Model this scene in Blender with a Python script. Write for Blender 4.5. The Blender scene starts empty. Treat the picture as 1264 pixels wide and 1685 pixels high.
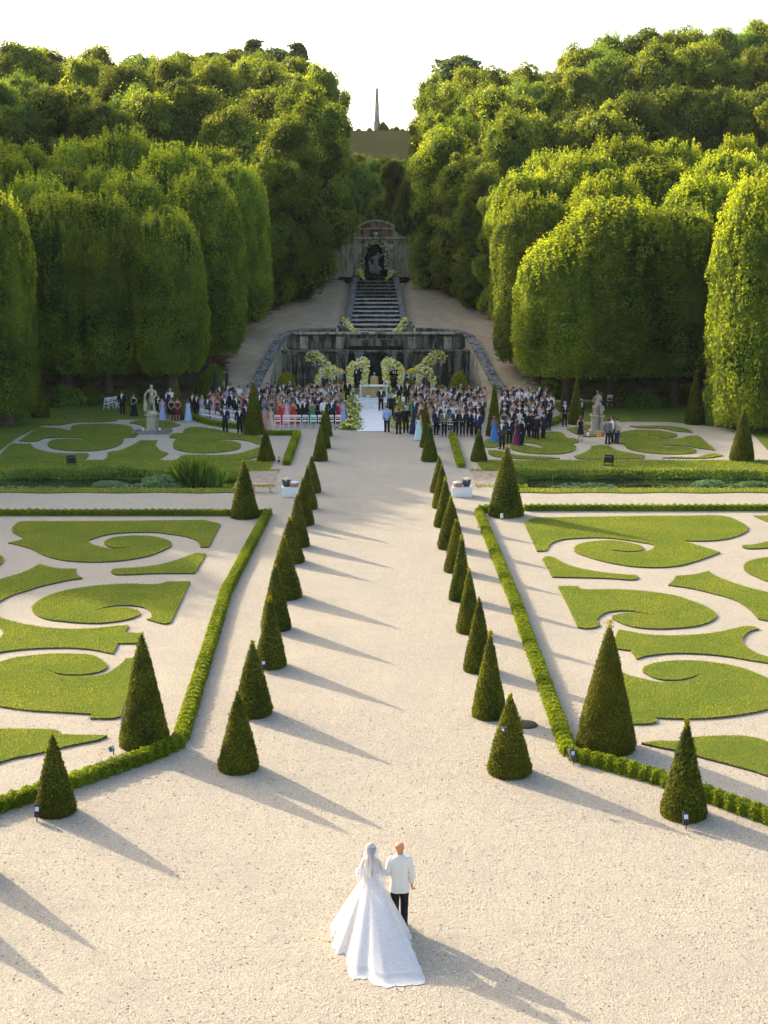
import bpy, bmesh, math, random
import numpy as np
from mathutils import Vector, Matrix, geometry
# ---------------------------------------------------------------- camera, sky, sun, exposure
S = bpy.context.scene
COL = S.collection
FPX, CPX, CPY, CAMH, CAMX = 2300.0, 620.0, 842.5, 13.3, 0.08
PITCH = math.atan(457.5 / FPX)
cam = bpy.data.cameras.new('camera')
camo = bpy.data.objects.new('camera', cam); COL.objects.link(camo)
camo.location = (CAMX, 0, CAMH); camo.rotation_euler = (math.pi / 2 - PITCH, 0, 0)
cam.sensor_fit = 'VERTICAL'; cam.sensor_height = 36.0; cam.sensor_width = 27.0
cam.lens = FPX / 1685.0 * 36.0; cam.shift_x = 12.0 / 1685.0
cam.clip_start = 0.5; cam.clip_end = 3000
S.camera = camo
SUN_EL = math.radians(21.5); SUN_AZ = math.radians(-44.5)      # azimuth from +Y towards +X
sdir = Vector((math.sin(SUN_AZ) * math.cos(SUN_EL), math.cos(SUN_AZ) * math.cos(SUN_EL), math.sin(SUN_EL)))
W = bpy.data.worlds.new('World'); S.world = W; W.use_nodes = True
wn = W.node_tree.nodes; wl = W.node_tree.links
bg = wn['Background']; sky = wn.new('ShaderNodeTexSky'); sky.sky_type = 'NISHITA'; sky.sun_disc = False
sky.sun_elevation = SUN_EL; sky.sun_rotation = SUN_AZ; sky.air_density = 1.0; sky.dust_density = 4.0; sky.ozone_density = 0.6
wl.new(sky.outputs[0], bg.inputs[0]); bg.inputs[1].default_value = 0.15
sl = bpy.data.lights.new('sun', 'SUN'); sl.energy = 2.95; sl.angle = math.radians(0.5); sl.color = (1.0, 0.85, 0.62)
so = bpy.data.objects.new('sun', sl); COL.objects.link(so); so.rotation_euler = sdir.to_track_quat('Z', 'Y').to_euler()
so.location = (0, 0, 80)
S.view_settings.view_transform = 'Standard'; S.view_settings.look = 'None'
S.view_settings.exposure = 1.5; S.view_settings.gamma = 1.0; S.view_settings.use_curve_mapping = False
S.cycles.max_bounces = 6; S.cycles.transparent_max_bounces = 12

R = random.Random(7); NR = np.random.RandomState(11)
def at_ground(x, y, z=0.0):          # photo pixel -> point on the level z
    al = PITCH + math.atan((y - CPY) / FPX); Y = (CAMH - z) / math.tan(al)
    d = Y * math.cos(PITCH) + (CAMH - z) * math.sin(PITCH)
    return CAMX + (x - CPX) * d / FPX, Y
def at_depth(x, y, Y):               # photo pixel at distance Y -> X, Z
    z = CAMH - Y * math.tan(PITCH + math.atan((y - CPY) / FPX))
    d = Y * math.cos(PITCH) + (CAMH - z) * math.sin(PITCH)
    return CAMX + (x - CPX) * d / FPX, z

# ---------------------------------------------------------------- helpers
def tag(o, label=None, cat=None, group=None, kind=None):
    if label: o['label'] = label
    if cat: o['category'] = cat
    if group: o['group'] = group
    if kind: o['kind'] = kind
    return o
def empty(name, loc=(0, 0, 0), rz=0.0, sc=1.0):
    o = bpy.data.objects.new(name, None); COL.objects.link(o); o.empty_display_size = 0.3
    o.location = loc; o.rotation_euler = (0, 0, rz)
    o.scale = (sc, sc, sc) if isinstance(sc, (int, float)) else sc
    return o
def link(name, me, parent=None):
    o = bpy.data.objects.new(name, me); COL.objects.link(o)
    if parent: o.parent = parent
    return o
def npmesh(name, V, Fs, mats, tint=None, smooth=False, midx=None):
    """V (n,3); Fs (m,k) one face size"""
    V = np.asarray(V, dtype=np.float32); Fs = np.asarray(Fs, dtype=np.int32)
    me = bpy.data.meshes.new(name); m, k = Fs.shape
    me.vertices.add(len(V)); me.vertices.foreach_set('co', V.ravel())
    me.loops.add(m * k); me.loops.foreach_set('vertex_index', Fs.ravel())
    me.polygons.add(m); me.polygons.foreach_set('loop_start', np.arange(0, m * k, k, dtype=np.int32))
    me.polygons.foreach_set('loop_total', np.full(m, k, dtype=np.int32))
    if smooth is True: me.polygons.foreach_set('use_smooth', np.ones(m, dtype=bool))
    elif smooth is not False: me.polygons.foreach_set('use_smooth', np.asarray(smooth, dtype=bool))
    if midx is not None: me.polygons.foreach_set('material_index', np.asarray(midx, dtype=np.int32))
    if tint is not None:
        a = me.attributes.new('tint', 'FLOAT', 'FACE'); a.data.foreach_set('value', np.asarray(tint, dtype=np.float32))
    me.update(); me.validate()
    for x in (mats if isinstance(mats, (list, tuple)) else [mats]): me.materials.append(x)
    return me
class MB:
    def __init__(s): s.v = []; s.f = []; s.m = []
    def add(s, vs, fs, mi=0):
        b = len(s.v); s.v += [tuple(v) for v in vs]; s.f += [tuple(b + i for i in f) for f in fs]; s.m += [mi] * len(fs); return s
    def hexa(s, p, mi=0):   # p: 4 bottom ccw, 4 top ccw
        return s.add(p, [(3, 2, 1, 0), (4, 5, 6, 7), (0, 1, 5, 4), (1, 2, 6, 5), (2, 3, 7, 6), (3, 0, 4, 7)], mi)
    def box(s, c, d, rz=0.0, mi=0, taper=1.0):
        x, y, z = d[0] / 2, d[1] / 2, d[2] / 2; cs, sn = math.cos(rz), math.sin(rz); P = []
        for k in (-1, 1):
            t = taper if k > 0 else 1.0
            for (a, b) in ((-x, -y), (x, -y), (x, y), (-x, y)):
                P.append((c[0] + (a * cs - b * sn) * t, c[1] + (a * sn + b * cs) * t, c[2] + k * z))
        return s.hexa(P, mi)
    def tube(s, p0, p1, r0, r1=None, n=6, mi=0, caps=True):
        r1 = r0 if r1 is None else r1; p0, p1 = Vector(p0), Vector(p1); d = (p1 - p0).normalized()
        u = d.orthogonal().normalized(); w = d.cross(u); b = []
        for p, r in ((p0, r0), (p1, r1)):
            for i in range(n):
                a = 2 * math.pi * i / n; b.append(p + (u * math.cos(a) + w * math.sin(a)) * r)
        fs = [(i, (i + 1) % n, n + (i + 1) % n, n + i) for i in range(n)]
        if caps: fs += [tuple(range(n - 1, -1, -1)), tuple(range(n, 2 * n))]
        return s.add(b, fs, mi)
    def rings(s, rings, mi=0, closed=True, cap0=True, cap1=True):
        n = len(rings[0]); vs = [p for r in rings for p in r]; fs = []
        for j in range(len(rings) - 1):
            for i in range(n if closed else n - 1):
                i2 = (i + 1) % n; fs.append((j * n + i, j * n + i2, (j + 1) * n + i2, (j + 1) * n + i))
        if cap0 and closed: fs.append(tuple(range(n - 1, -1, -1)))
        if cap1 and closed: fs.append(tuple((len(rings) - 1) * n + i for i in range(n)))
        return s.add(vs, fs, mi)
    def lathe(s, prof, c=(0, 0, 0), n=16, mi=0, sx=1.0, sy=1.0):
        rr = [[(c[0] + r * sx * math.cos(2 * math.pi * i / n), c[1] + r * sy * math.sin(2 * math.pi * i / n), c[2] + z) for i in range(n)] for r, z in prof]
        return s.rings(rr, mi)
    def ball(s, c, r, n=8, m=5, mi=0, sz=1.0):
        prof = [(max(1e-3, r * math.sin(math.pi * j / m)), -r * sz * math.cos(math.pi * j / m)) for j in range(m + 1)]
        return s.lathe(prof, c, n, mi)
    def mesh(s, name, mats, smooth=False, bevel=0.0):
        me = bpy.data.meshes.new(name); me.from_pydata([tuple(v) for v in s.v], [], s.f)
        for x in (mats if isinstance(mats, (list, tuple)) else [mats]): me.materials.append(x)
        me.polygons.foreach_set('material_index', s.m)
        if bevel:
            bm = bmesh.new(); bm.from_mesh(me)
            bmesh.ops.bevel(bm, geom=bm.edges[:], offset=bevel, segments=1, affect='EDGES'); bm.to_mesh(me); bm.free()
        if smooth: me.polygons.foreach_set('use_smooth', [True] * len(me.polygons))
        me.update(); return me
    def build(s, name, mats, parent=None, smooth=False, bevel=0.0):
        return link(name, s.mesh(name, mats, smooth, bevel), parent)
def thing_copy(o, loc, rz, sc=None, label=None, group=None):
    c = o.copy(); COL.objects.link(c); c.location = loc; c.rotation_euler = (0, 0, rz)
    if sc is not None: c.scale = (sc, sc, sc) if isinstance(sc, (int, float)) else sc
    if label: c['label'] = label
    if group: c['group'] = group
    for ch in o.children:
        d = ch.copy(); COL.objects.link(d); d.parent = c
        for g in ch.children:
            e = g.copy(); COL.objects.link(e); e.parent = d
    return c
ORD = ['first', 'second', 'third', 'fourth', 'fifth', 'sixth', 'seventh', 'eighth', 'ninth', 'tenth', 'eleventh', 'twelfth', 'thirteenth',
       'fourteenth', 'fifteenth', 'sixteenth', 'seventeenth', 'eighteenth', 'nineteenth', 'twentieth'] + ['%dth' % i for i in range(21, 60)]

# ---------------------------------------------------------------- materials
class NT:
    def __init__(s, name):
        s.m = bpy.data.materials.new(name); s.m.use_nodes = True; s.n = s.m.node_tree.nodes; s.l = s.m.node_tree.links
        s.b = s.n['Principled BSDF']; s.b.inputs['Specular IOR Level'].default_value = 0.0; s.out = s.n['Material Output']
        s.pos = s.n.new('ShaderNodeNewGeometry').outputs['Position']; s.obj = s.n.new('ShaderNodeTexCoord').outputs['Object']
    def noise(s, scale, detail=3.0, rough=0.6, vec=None, out=0):
        t = s.n.new('ShaderNodeTexNoise'); t.inputs['Scale'].default_value = scale; t.inputs['Detail'].default_value = detail
        t.inputs['Roughness'].default_value = rough; s.l.new(vec or s.pos, t.inputs['Vector']); return t.outputs[out]
    def voro(s, scale, vec=None, out='Distance'):
        t = s.n.new('ShaderNodeTexVoronoi'); t.inputs['Scale'].default_value = scale; s.l.new(vec or s.pos, t.inputs['Vector']); return t.outputs[out]
    def ramp(s, fac, stops):
        t = s.n.new('ShaderNodeValToRGB'); e = t.color_ramp.elements
        while len(e) < len(stops): e.new(0.5)
        for i, (p, c) in enumerate(stops):
            e[i].position = p; e[i].color = (c[0], c[1], c[2], 1) if not isinstance(c, (int, float)) else (c, c, c, 1)
        s.l.new(fac, t.inputs[0]); return t.outputs[0]
    def mix(s, fac, a, b, mode='MIX'):
        t = s.n.new('ShaderNodeMix'); t.data_type = 'RGBA'; t.blend_type = mode
        for sock, v in ((t.inputs[0], fac), (t.inputs[6], a), (t.inputs[7], b)):
            if isinstance(v, (int, float)): sock.default_value = v if sock.type == 'VALUE' else (v, v, v, 1)
            elif isinstance(v, tuple): sock.default_value = (v[0], v[1], v[2], 1)
            else: s.l.new(v, sock)
        return t.outputs[2]
    def math(s, op, a, b=0.0):
        t = s.n.new('ShaderNodeMath'); t.operation = op
        for sock, v in ((t.inputs[0], a), (t.inputs[1], b)):
            if isinstance(v, (int, float)): sock.default_value = v
            else: s.l.new(v, sock)
        return t.outputs[0]
    def attr(s, name):
        t = s.n.new('ShaderNodeAttribute'); t.attribute_name = name; return t.outputs['Fac']
    def rnd(s): return s.n.new('ShaderNodeObjectInfo').outputs['Random']
    def col(s, v):
        if isinstance(v, tuple): s.b.inputs['Base Color'].default_value = (v[0], v[1], v[2], 1)
        else: s.l.new(v, s.b.inputs['Base Color'])
    def rough(s, v): s.b.inputs['Roughness'].default_value = v
    def bump(s, h, strength=0.5, dist=0.02):
        t = s.n.new('ShaderNodeBump'); t.inputs['Strength'].default_value = strength; t.inputs['Distance'].default_value = dist
        s.l.new(h, t.inputs['Height']); s.l.new(t.outputs[0], s.b.inputs['Normal'])
    def scalevec(s, v):
        t = s.n.new('ShaderNodeVectorMath'); t.operation = 'MULTIPLY'; s.l.new(s.pos, t.inputs[0]); t.inputs[1].default_value = v; return t.outputs[0]

def plain(name, c, rough=0.7, var=0.12, scale=6.0, metal=0.0, bump=0.0):
    t = NT(name); a = tuple(x * (1 - var) for x in c); b = tuple(min(1, x * (1 + var)) for x in c)
    n = t.noise(scale, 4); t.col(t.ramp(n, [(0.3, a), (0.7, b)])); t.rough(rough); t.b.inputs['Metallic'].default_value = metal
    t.b.inputs['Specular IOR Level'].default_value = 0.3
    if bump: t.bump(t.noise(scale * 6, 3), bump, 0.01)
    return t.m
def gravel_mat(name, base, dark, pink, scale=1.0):
    t = NT(name)
    big = t.noise(0.18, 4); mid = t.noise(2.2, 5, 0.7); fine = t.noise(26 * scale, 4, 0.85); vo = t.voro(38 * scale, out='Color'); vd = t.voro(38 * scale)
    c = t.mix(t.ramp(big, [(0.35, 0), (0.7, 1)]), base, pink)
    c = t.mix(t.ramp(mid, [(0.4, 0.0), (0.75, 0.5)]), c, tuple(x * 0.86 for x in base))
    c = t.mix(t.ramp(fine, [(0.55, 0.0), (0.64, 0.8)]), c, dark)
    c = t.mix(t.ramp(t.noise(13 * scale, 5, 0.9), [(0.555, 0.0), (0.63, 0.85)]), c, dark)  # dark spots colour in the small shadows of gravel clumps
    bw = t.n.new('ShaderNodeRGBToBW'); t.l.new(vo, bw.inputs[0])
    c = t.mix(0.5, c, t.ramp(bw.outputs[0], [(0.2, 0.45), (0.8, 1.0)]), 'MULTIPLY')
    c = t.mix(t.ramp(t.noise(0.45, 6, 0.75, vec=t.scalevec((1.0, 0.45, 1))), [(0.46, 0.0), (0.66, 0.6)]), c, tuple(x * 0.80 for x in pink))
    c = t.mix(t.ramp(t.noise(1.1, 7, 0.8, vec=t.scalevec((0.5, 1.2, 1))), [(0.50, 0.0), (0.62, 0.35)]), c, tuple(x * 0.72 for x in pink))
    tuft = t.noise(7.0, 5, 0.9)
    c = t.mix(t.ramp(tuft, [(0.66, 0.0), (0.72, 0.45)]), c, dark)  # sparser, larger clump shadows put into the colour
    t.col(c); t.rough(0.95); t.b.inputs['Specular IOR Level'].default_value = 0.1
    h = t.math('ADD', t.math('MULTIPLY', fine, 1.0), t.math('MULTIPLY', t.noise(9, 4, 0.8), 1.6)); h = t.math('ADD', h, t.math('MULTIPLY', vd, -0.7))
    h = t.math('ADD', h, t.math('MULTIPLY', mid, 2.4))
    t.bump(h, 0.9, 0.022); return t.m
M = {}
M['gravel'] = gravel_mat('gravel', (0.575, 0.505, 0.395), (0.20, 0.165, 0.12), (0.50, 0.445, 0.365))
M['bed_sand'] = gravel_mat('bed_sand', (0.53, 0.45, 0.35), (0.26, 0.20, 0.14), (0.50, 0.42, 0.335), 1.4)
M['slope_path'] = gravel_mat('slope_path', (0.34, 0.27, 0.185), (0.16, 0.10, 0.06), (0.28, 0.19, 0.12))
def leaf_mat(name, stops, trans=0.45, rnd=0.25, gloss=0.35, big=None, spec=0.10):
    t = NT(name)
    f = t.attr('tint'); c = t.ramp(f, stops)
    n = t.noise(0.35, 3, vec=t.pos); c = t.mix(t.ramp(n, [(0.35, 0.0), (0.7, 0.5)]), c, big or tuple(x * 1.3 for x in stops[-1][1]))
    r = t.rnd(); br = t.math('ADD', 1 - rnd, t.math('MULTIPLY', r, rnd * 2))
    comb = t.n.new('ShaderNodeCombineXYZ')
    for i in range(3): t.l.new(br, comb.inputs[i])
    c = t.mix(1.0, c, comb.outputs[0], 'MULTIPLY')
    t.col(c); t.rough(0.55); t.b.inputs['Specular IOR Level'].default_value = spec
    tr = t.n.new('ShaderNodeBsdfTranslucent'); hs = t.mix(1.0, c, (1.8, 1.65, 0.40), 'MULTIPLY'); t.l.new(hs, tr.inputs[0])
    mx = t.n.new('ShaderNodeMixShader'); mx.inputs[0].default_value = trans
    t.l.new(t.b.outputs[0], mx.inputs[1]); t.l.new(tr.outputs[0], mx.inputs[2]); t.l.new(mx.outputs[0], t.out.inputs[0])
    return t.m
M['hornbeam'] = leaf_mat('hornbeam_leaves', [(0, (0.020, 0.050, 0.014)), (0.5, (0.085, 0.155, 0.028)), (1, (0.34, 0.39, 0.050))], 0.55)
M['broad'] = leaf_mat('broad_leaves', [(0, (0.026, 0.056, 0.018)), (0.5, (0.125, 0.190, 0.038)), (1, (0.37, 0.41, 0.07))], 0.55, 0.35, big=(0.27, 0.28, 0.055))
M['ivy'] = leaf_mat('dark_leaves', [(0, (0.036, 0.085, 0.026)), (0.5, (0.12, 0.20, 0.05)), (1, (0.26, 0.35, 0.07))], 0.5)
M['pine'] = leaf_mat('pine_needles', [(0, (0.05, 0.085, 0.045)), (1, (0.13, 0.17, 0.08))], 0.35)
M['yew'] = leaf_mat('yew_needles', [(0, (0.014, 0.030, 0.006)), (0.5, (0.085, 0.120, 0.015)), (1, (0.28, 0.29, 0.022))], 0.3, 0.15, big=(0.19, 0.16, 0.010))
M['box'] = leaf_mat('box_leaves', [(0, (0.055, 0.10, 0.008)), (0.5, (0.14, 0.20, 0.011)), (1, (0.27, 0.32, 0.020))], 0.4, 0.1)
M['grass'] = leaf_mat('grass_blades', [(0, (0.080, 0.125, 0.028)), (0.5, (0.165, 0.225, 0.044)), (0.93, (0.24, 0.285, 0.055)), (1, (0.34, 0.30, 0.05))], 0.45, 0.06)
M['aqua'] = leaf_mat('water_leaves', [(0, (0.04, 0.10, 0.04)), (0.5, (0.10, 0.19, 0.09)), (1, (0.20, 0.29, 0.14))], 0.3)
M['yellowbush'] = leaf_mat('yellow_leaves', [(0, (0.10, 0.12, 0.01)), (0.5, (0.20, 0.20, 0.02)), (1, (0.32, 0.29, 0.03))], 0.4)
def turf():
    t = NT('turf'); n = t.noise(0.5, 4); f = t.noise(45, 4, 0.8); m = t.noise(5, 5, 0.75)
    c = t.mix(t.ramp(n, [(0.35, 0), (0.7, 1)]), (0.125, 0.180, 0.034), (0.185, 0.215, 0.044))
    c = t.mix(t.ramp(f, [(0.45, 0.0), (0.6, 0.7)]), c, (0.065, 0.11, 0.018))
    c = t.mix(t.ramp(m, [(0.58, 0.0), (0.72, 0.5)]), c, (0.24, 0.20, 0.06)); t.col(c); t.rough(0.9); t.bump(t.math('ADD', f, m), 1.0, 0.03); return t.m
M['turf'] = turf()
M['turf_edge'] = plain('turf_edge_soil', (0.09, 0.075, 0.035), 0.95, 0.4, 30)
M['bark'] = plain('bark', (0.10, 0.08, 0.06), 0.95, 0.4, 5, bump=0.6)
M['soil'] = plain('soil', (0.33, 0.265, 0.20), 0.95, 0.35, 3.0, bump=0.8)
def hillmat():
    t = NT('hill_ground'); a = t.attr('mix'); n = t.noise(0.8, 6, 0.7); n2 = t.noise(6, 5, 0.8)
    litter = t.mix(t.ramp(n, [(0.4, 0), (0.62, 1)]), (0.12, 0.095, 0.05), (0.034, 0.042, 0.014))
    litter = t.mix(t.math('MULTIPLY', t.ramp(n2, [(0.42, 0), (0.6, 0.85)]), t.ramp(a, [(0.03, 0), (0.35, 1)])), litter, (0.24, 0.12, 0.065))
    path = t.mix(t.ramp(n, [(0.42, 0), (0.7, 0.8)]), (0.46, 0.37, 0.25), (0.33, 0.23, 0.145))
    path = t.mix(t.ramp(n2, [(0.52, 0), (0.66, 0.6)]), path, (0.25, 0.16, 0.10))
    sel = t.math('ADD', a, t.math('MULTIPLY', t.math('SUBTRACT', t.noise(1.3, 5, 0.75), 0.5), 0.9))
    t.col(t.mix(t.ramp(sel, [(0.45, 0), (0.58, 1)]), litter, path)); t.rough(0.95); t.bump(n2, 0.8, 0.05); return t.m
M['hill'] = hillmat()
def fieldmat():
    t = NT('field_grass'); n = t.noise(0.1, 5, 0.7); n2 = t.noise(1.5, 5, 0.8)
    c = t.mix(t.ramp(n, [(0.4, 0), (0.65, 1)]), (0.058, 0.056, 0.026), (0.040, 0.052, 0.020))
    t.col(t.mix(t.ramp(n2, [(0.5, 0), (0.7, 0.6)]), c, (0.034, 0.042, 0.014))); t.rough(0.95); t.bump(n2, 0.8, 0.4); return t.m
M['field'] = fieldmat()
def stonemat(name, base, dark, amt, pale=None, scale=1.0):
    t = NT(name); n = t.noise(0.9 * scale, 6, 0.75); n2 = t.noise(7 * scale, 5, 0.8)
    st = t.noise(1.0, 5, 0.75, vec=t.scalevec((2.2, 2.2, 0.35)))
    r = t.rnd(); c = t.mix(r, base, pale or tuple(x * 1.25 for x in base))
    c = t.mix(t.ramp(n2, [(0.45, 0), (0.7, 0.7)]), c, tuple(x * 0.6 for x in base))
    c = t.mix(t.ramp(st, [(0.5 - amt * 0.3, 0.0), (0.62 - amt * 0.2, 0.95)]), c, dark)
    c = t.mix(t.ramp(n, [(0.55 - amt * 0.15, 0.0), (0.7, 0.7)]), c, dark)
    t.col(c); t.rough(0.9); t.bump(t.math('ADD', n2, n), 0.7, 0.03); return t.m
M['stone_wet'] = stonemat('stained_stone', (0.27, 0.245, 0.185), (0.035, 0.037, 0.03), 0.25)
M['stone_cop'] = stonemat('coping_stone', (0.25, 0.25, 0.23), (0.05, 0.06, 0.06), 0.15)
M['stone'] = stonemat('weathered_stone', (0.44, 0.39, 0.29), (0.14, 0.12, 0.085), 0.05)
M['stone_wall'] = stonemat('niche_stone', (0.52, 0.45, 0.32), (0.13, 0.12, 0.085), 0.05)
M['stone_dark'] = stonemat('dark_stone', (0.06, 0.06, 0.048), (0.014, 0.016, 0.014), 0.4)  # wet risers and cascade steps, also the niche hollow
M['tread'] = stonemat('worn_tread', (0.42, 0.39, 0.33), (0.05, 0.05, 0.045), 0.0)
M['brick'] = stonemat('old_brick', (0.36, 0.22, 0.145), (0.08, 0.05, 0.035), 0.1, scale=2)
M['mortar'] = plain('mortar', (0.06, 0.055, 0.045), 0.95, 0.3, 8)
def waterm(name, c, r=0.06):
    t = NT(name); t.col(c); t.rough(r); t.b.inputs['Specular IOR Level'].default_value = 0.5
    t.bump(t.noise(3.0, 3), 0.15, 0.02); return t.m
M['water'] = waterm('canal_water', (0.012, 0.020, 0.014))
M['pool'] = waterm('pool_water', (0.010, 0.022, 0.018), 0.12)
M['white'] = plain('white_paint', (0.80, 0.80, 0.78), 0.5, 0.04)
M['black'] = plain('black_metal', (0.02, 0.02, 0.022), 0.5, 0.2)
M['carpet'] = plain('white_carpet', (0.74, 0.75, 0.76), 0.85, 0.04, 2.0, bump=0.1)
M['wood'] = plain('pale_wood', (0.50, 0.34, 0.16), 0.6, 0.15, 8)
M['wicker'] = plain('wicker', (0.42, 0.22, 0.12), 0.8, 0.3, 40, bump=0.8)
M['bucket'] = plain('dark_bucket', (0.06, 0.065, 0.075), 0.45, 0.2)
M['cream'] = plain('cream_flowers', (0.80, 0.74, 0.50), 0.7, 0.1, 20)
M['yellow'] = plain('yellow_flowers', (0.78, 0.62, 0.06), 0.7, 0.2, 12)
M['paleyellow'] = plain('pale_yellow_flowers', (0.80, 0.76, 0.34), 0.7, 0.15, 12)
M['whitefl'] = plain('white_flowers', (0.80, 0.82, 0.74), 0.7, 0.05, 12)
M['orange'] = plain('orange_bag', (0.75, 0.30, 0.03), 0.6, 0.1)
M['tarp'] = plain('teal_tarp', (0.03, 0.13, 0.12), 0.6, 0.2)

def wnoise(P, freq, seed, n=10):
    r = np.random.RandomState(seed); out = np.zeros(len(P))
    for i in range(n):
        d = r.normal(size=3); d /= np.linalg.norm(d); f = np.asarray(freq) * r.uniform(0.6, 1.6)
        out += np.sin((P * f) @ d + r.uniform(0, 6.28) + 1.3 * np.sin((P * f) @ np.roll(d, 1) * 0.7 + i))
    return out / math.sqrt(n)
def leafquads(C, N, size, r, aspect=0.55, jitter=0.8, up=0.0):
    n = len(C); N = N + r.normal(size=(n, 3)) * jitter; N /= np.linalg.norm(N, axis=1)[:, None] + 1e-9
    A = r.normal(size=(n, 3)); A[:, 2] += up; U = A - (A * N).sum(1)[:, None] * N; U /= np.linalg.norm(U, axis=1)[:, None] + 1e-9
    Vv = np.cross(N, U); s = (size * r.uniform(0.6, 1.35, n))[:, None] * 0.5
    V = np.empty((n, 4, 3)); V[:, 0] = C - U * s; V[:, 1] = C + Vv * s * aspect; V[:, 2] = C + U * s; V[:, 3] = C - Vv * s * aspect
    V[:, 2] += N * s * -0.25
    return V.reshape(-1, 3), np.arange(4 * n).reshape(n, 4)
# ---------------------------------------------------------------- ground and terrain
def lerp_tab(t, x):
    for (a, b), (c, d) in zip(t, t[1:]):
        if x <= c: return b + (d - b) * max(0, (x - a)) / (c - a)
    return t[-1][1]
ZT = [(0, 0), (114, 0), (130, 4.2), (140, 5.1), (167, 8.0), (200, 11), (250, 18), (320, 30), (385, 40.2), (400, 41.3), (420, 41.7), (600, 36), (900, 20)]
def hz(x, y): return lerp_tab(ZT, y)
def ground_sheet():
    cx = 7.6; xs = [-400, -120, -45, -cx, cx, 45, 120, 400]; ys = [-150, -20, 20, 72.9, 79.6, 114]
    b = MB(); idx = {}
    for i, x in enumerate(xs):
        for j, y in enumerate(ys): idx[i, j] = len(b.v); b.v.append((x, y, 0))
    for i in range(len(xs) - 1):
        for j in range(len(ys) - 1):
            if j == 3 and (xs[i + 1] <= -cx or xs[i] >= cx) and abs(xs[i] + xs[i + 1]) < 240: continue
            b.f.append((idx[i, j], idx[i + 1, j], idx[i + 1, j + 1], idx[i, j + 1])); b.m.append(0)
    tag(b.build('gravel_ground', M['gravel']), kind='structure')
ground_sheet()
def terrain():
    xs = sorted(set([-9.9, -9.3, -8.9, 8.9, 9.3, 9.9] + [float(v) for v in range(-60, 61, 1) if abs(abs(v) - 9) > .5] + list(range(-400, -60, 20)) + list(range(80, 401, 20))))
    ys = sorted(set([float(v) for v in np.arange(113.9, 175, 1.0)] + [128.9, 130.3] + list(range(176, 260, 5)) + list(range(260, 440, 5)) + list(range(440, 901, 40))))
    V = []; mixv = []
    for y in ys:
        for x in xs:
            z = hz(x, y); ax = abs(x)
            if y > 115: z += 0.10 * math.sin(x * 0.9 + y * 0.5) + 0.08 * math.sin(x * 0.37 - y * 0.8)
            if y < 114.2: z = 0.0
            if y < 175 and ax < 4 and 131 < y: z -= 0.8
            V.append((x, y, z))
            edge = 13.2 if y < 133 else 13.2 - (y - 133) * 0.24
            mixv.append(0.5 + max(-1, min(1, (edge - ax) / 3.0)) * 0.5)
    nx = len(xs); F1 = []
    for j in range(len(ys) - 1):
        for i in range(nx - 1):
            if max(abs(xs[i]), abs(xs[i + 1])) <= 9.0 and ys[j + 1] <= 130.31: continue
            F1.append((j * nx + i, j * nx + i + 1, (j + 1) * nx + i + 1, (j + 1) * nx + i))
    me = npmesh('hill_terrain', V, F1, [M['hill'], M['field']], smooth=True, midx=[1 if V[f[0]][1] > 262 else 0 for f in F1])
    a = me.attributes.new('mix', 'FLOAT', 'POINT'); a.data.foreach_set('value', mixv)
    tag(link('hill_terrain', me), kind='structure')
terrain()
b = MB(); b.box((0, 121.6, -0.05), (18.2, 16.2, 0.1)); tag(b.build('basin_floor', M['gravel']), kind='structure')
b = MB(); b.box((0, 123.0, 0.25), (17.4, 8.4, 0.3)); tag(b.build('pool_water', M['pool']), kind='structure')

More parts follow.
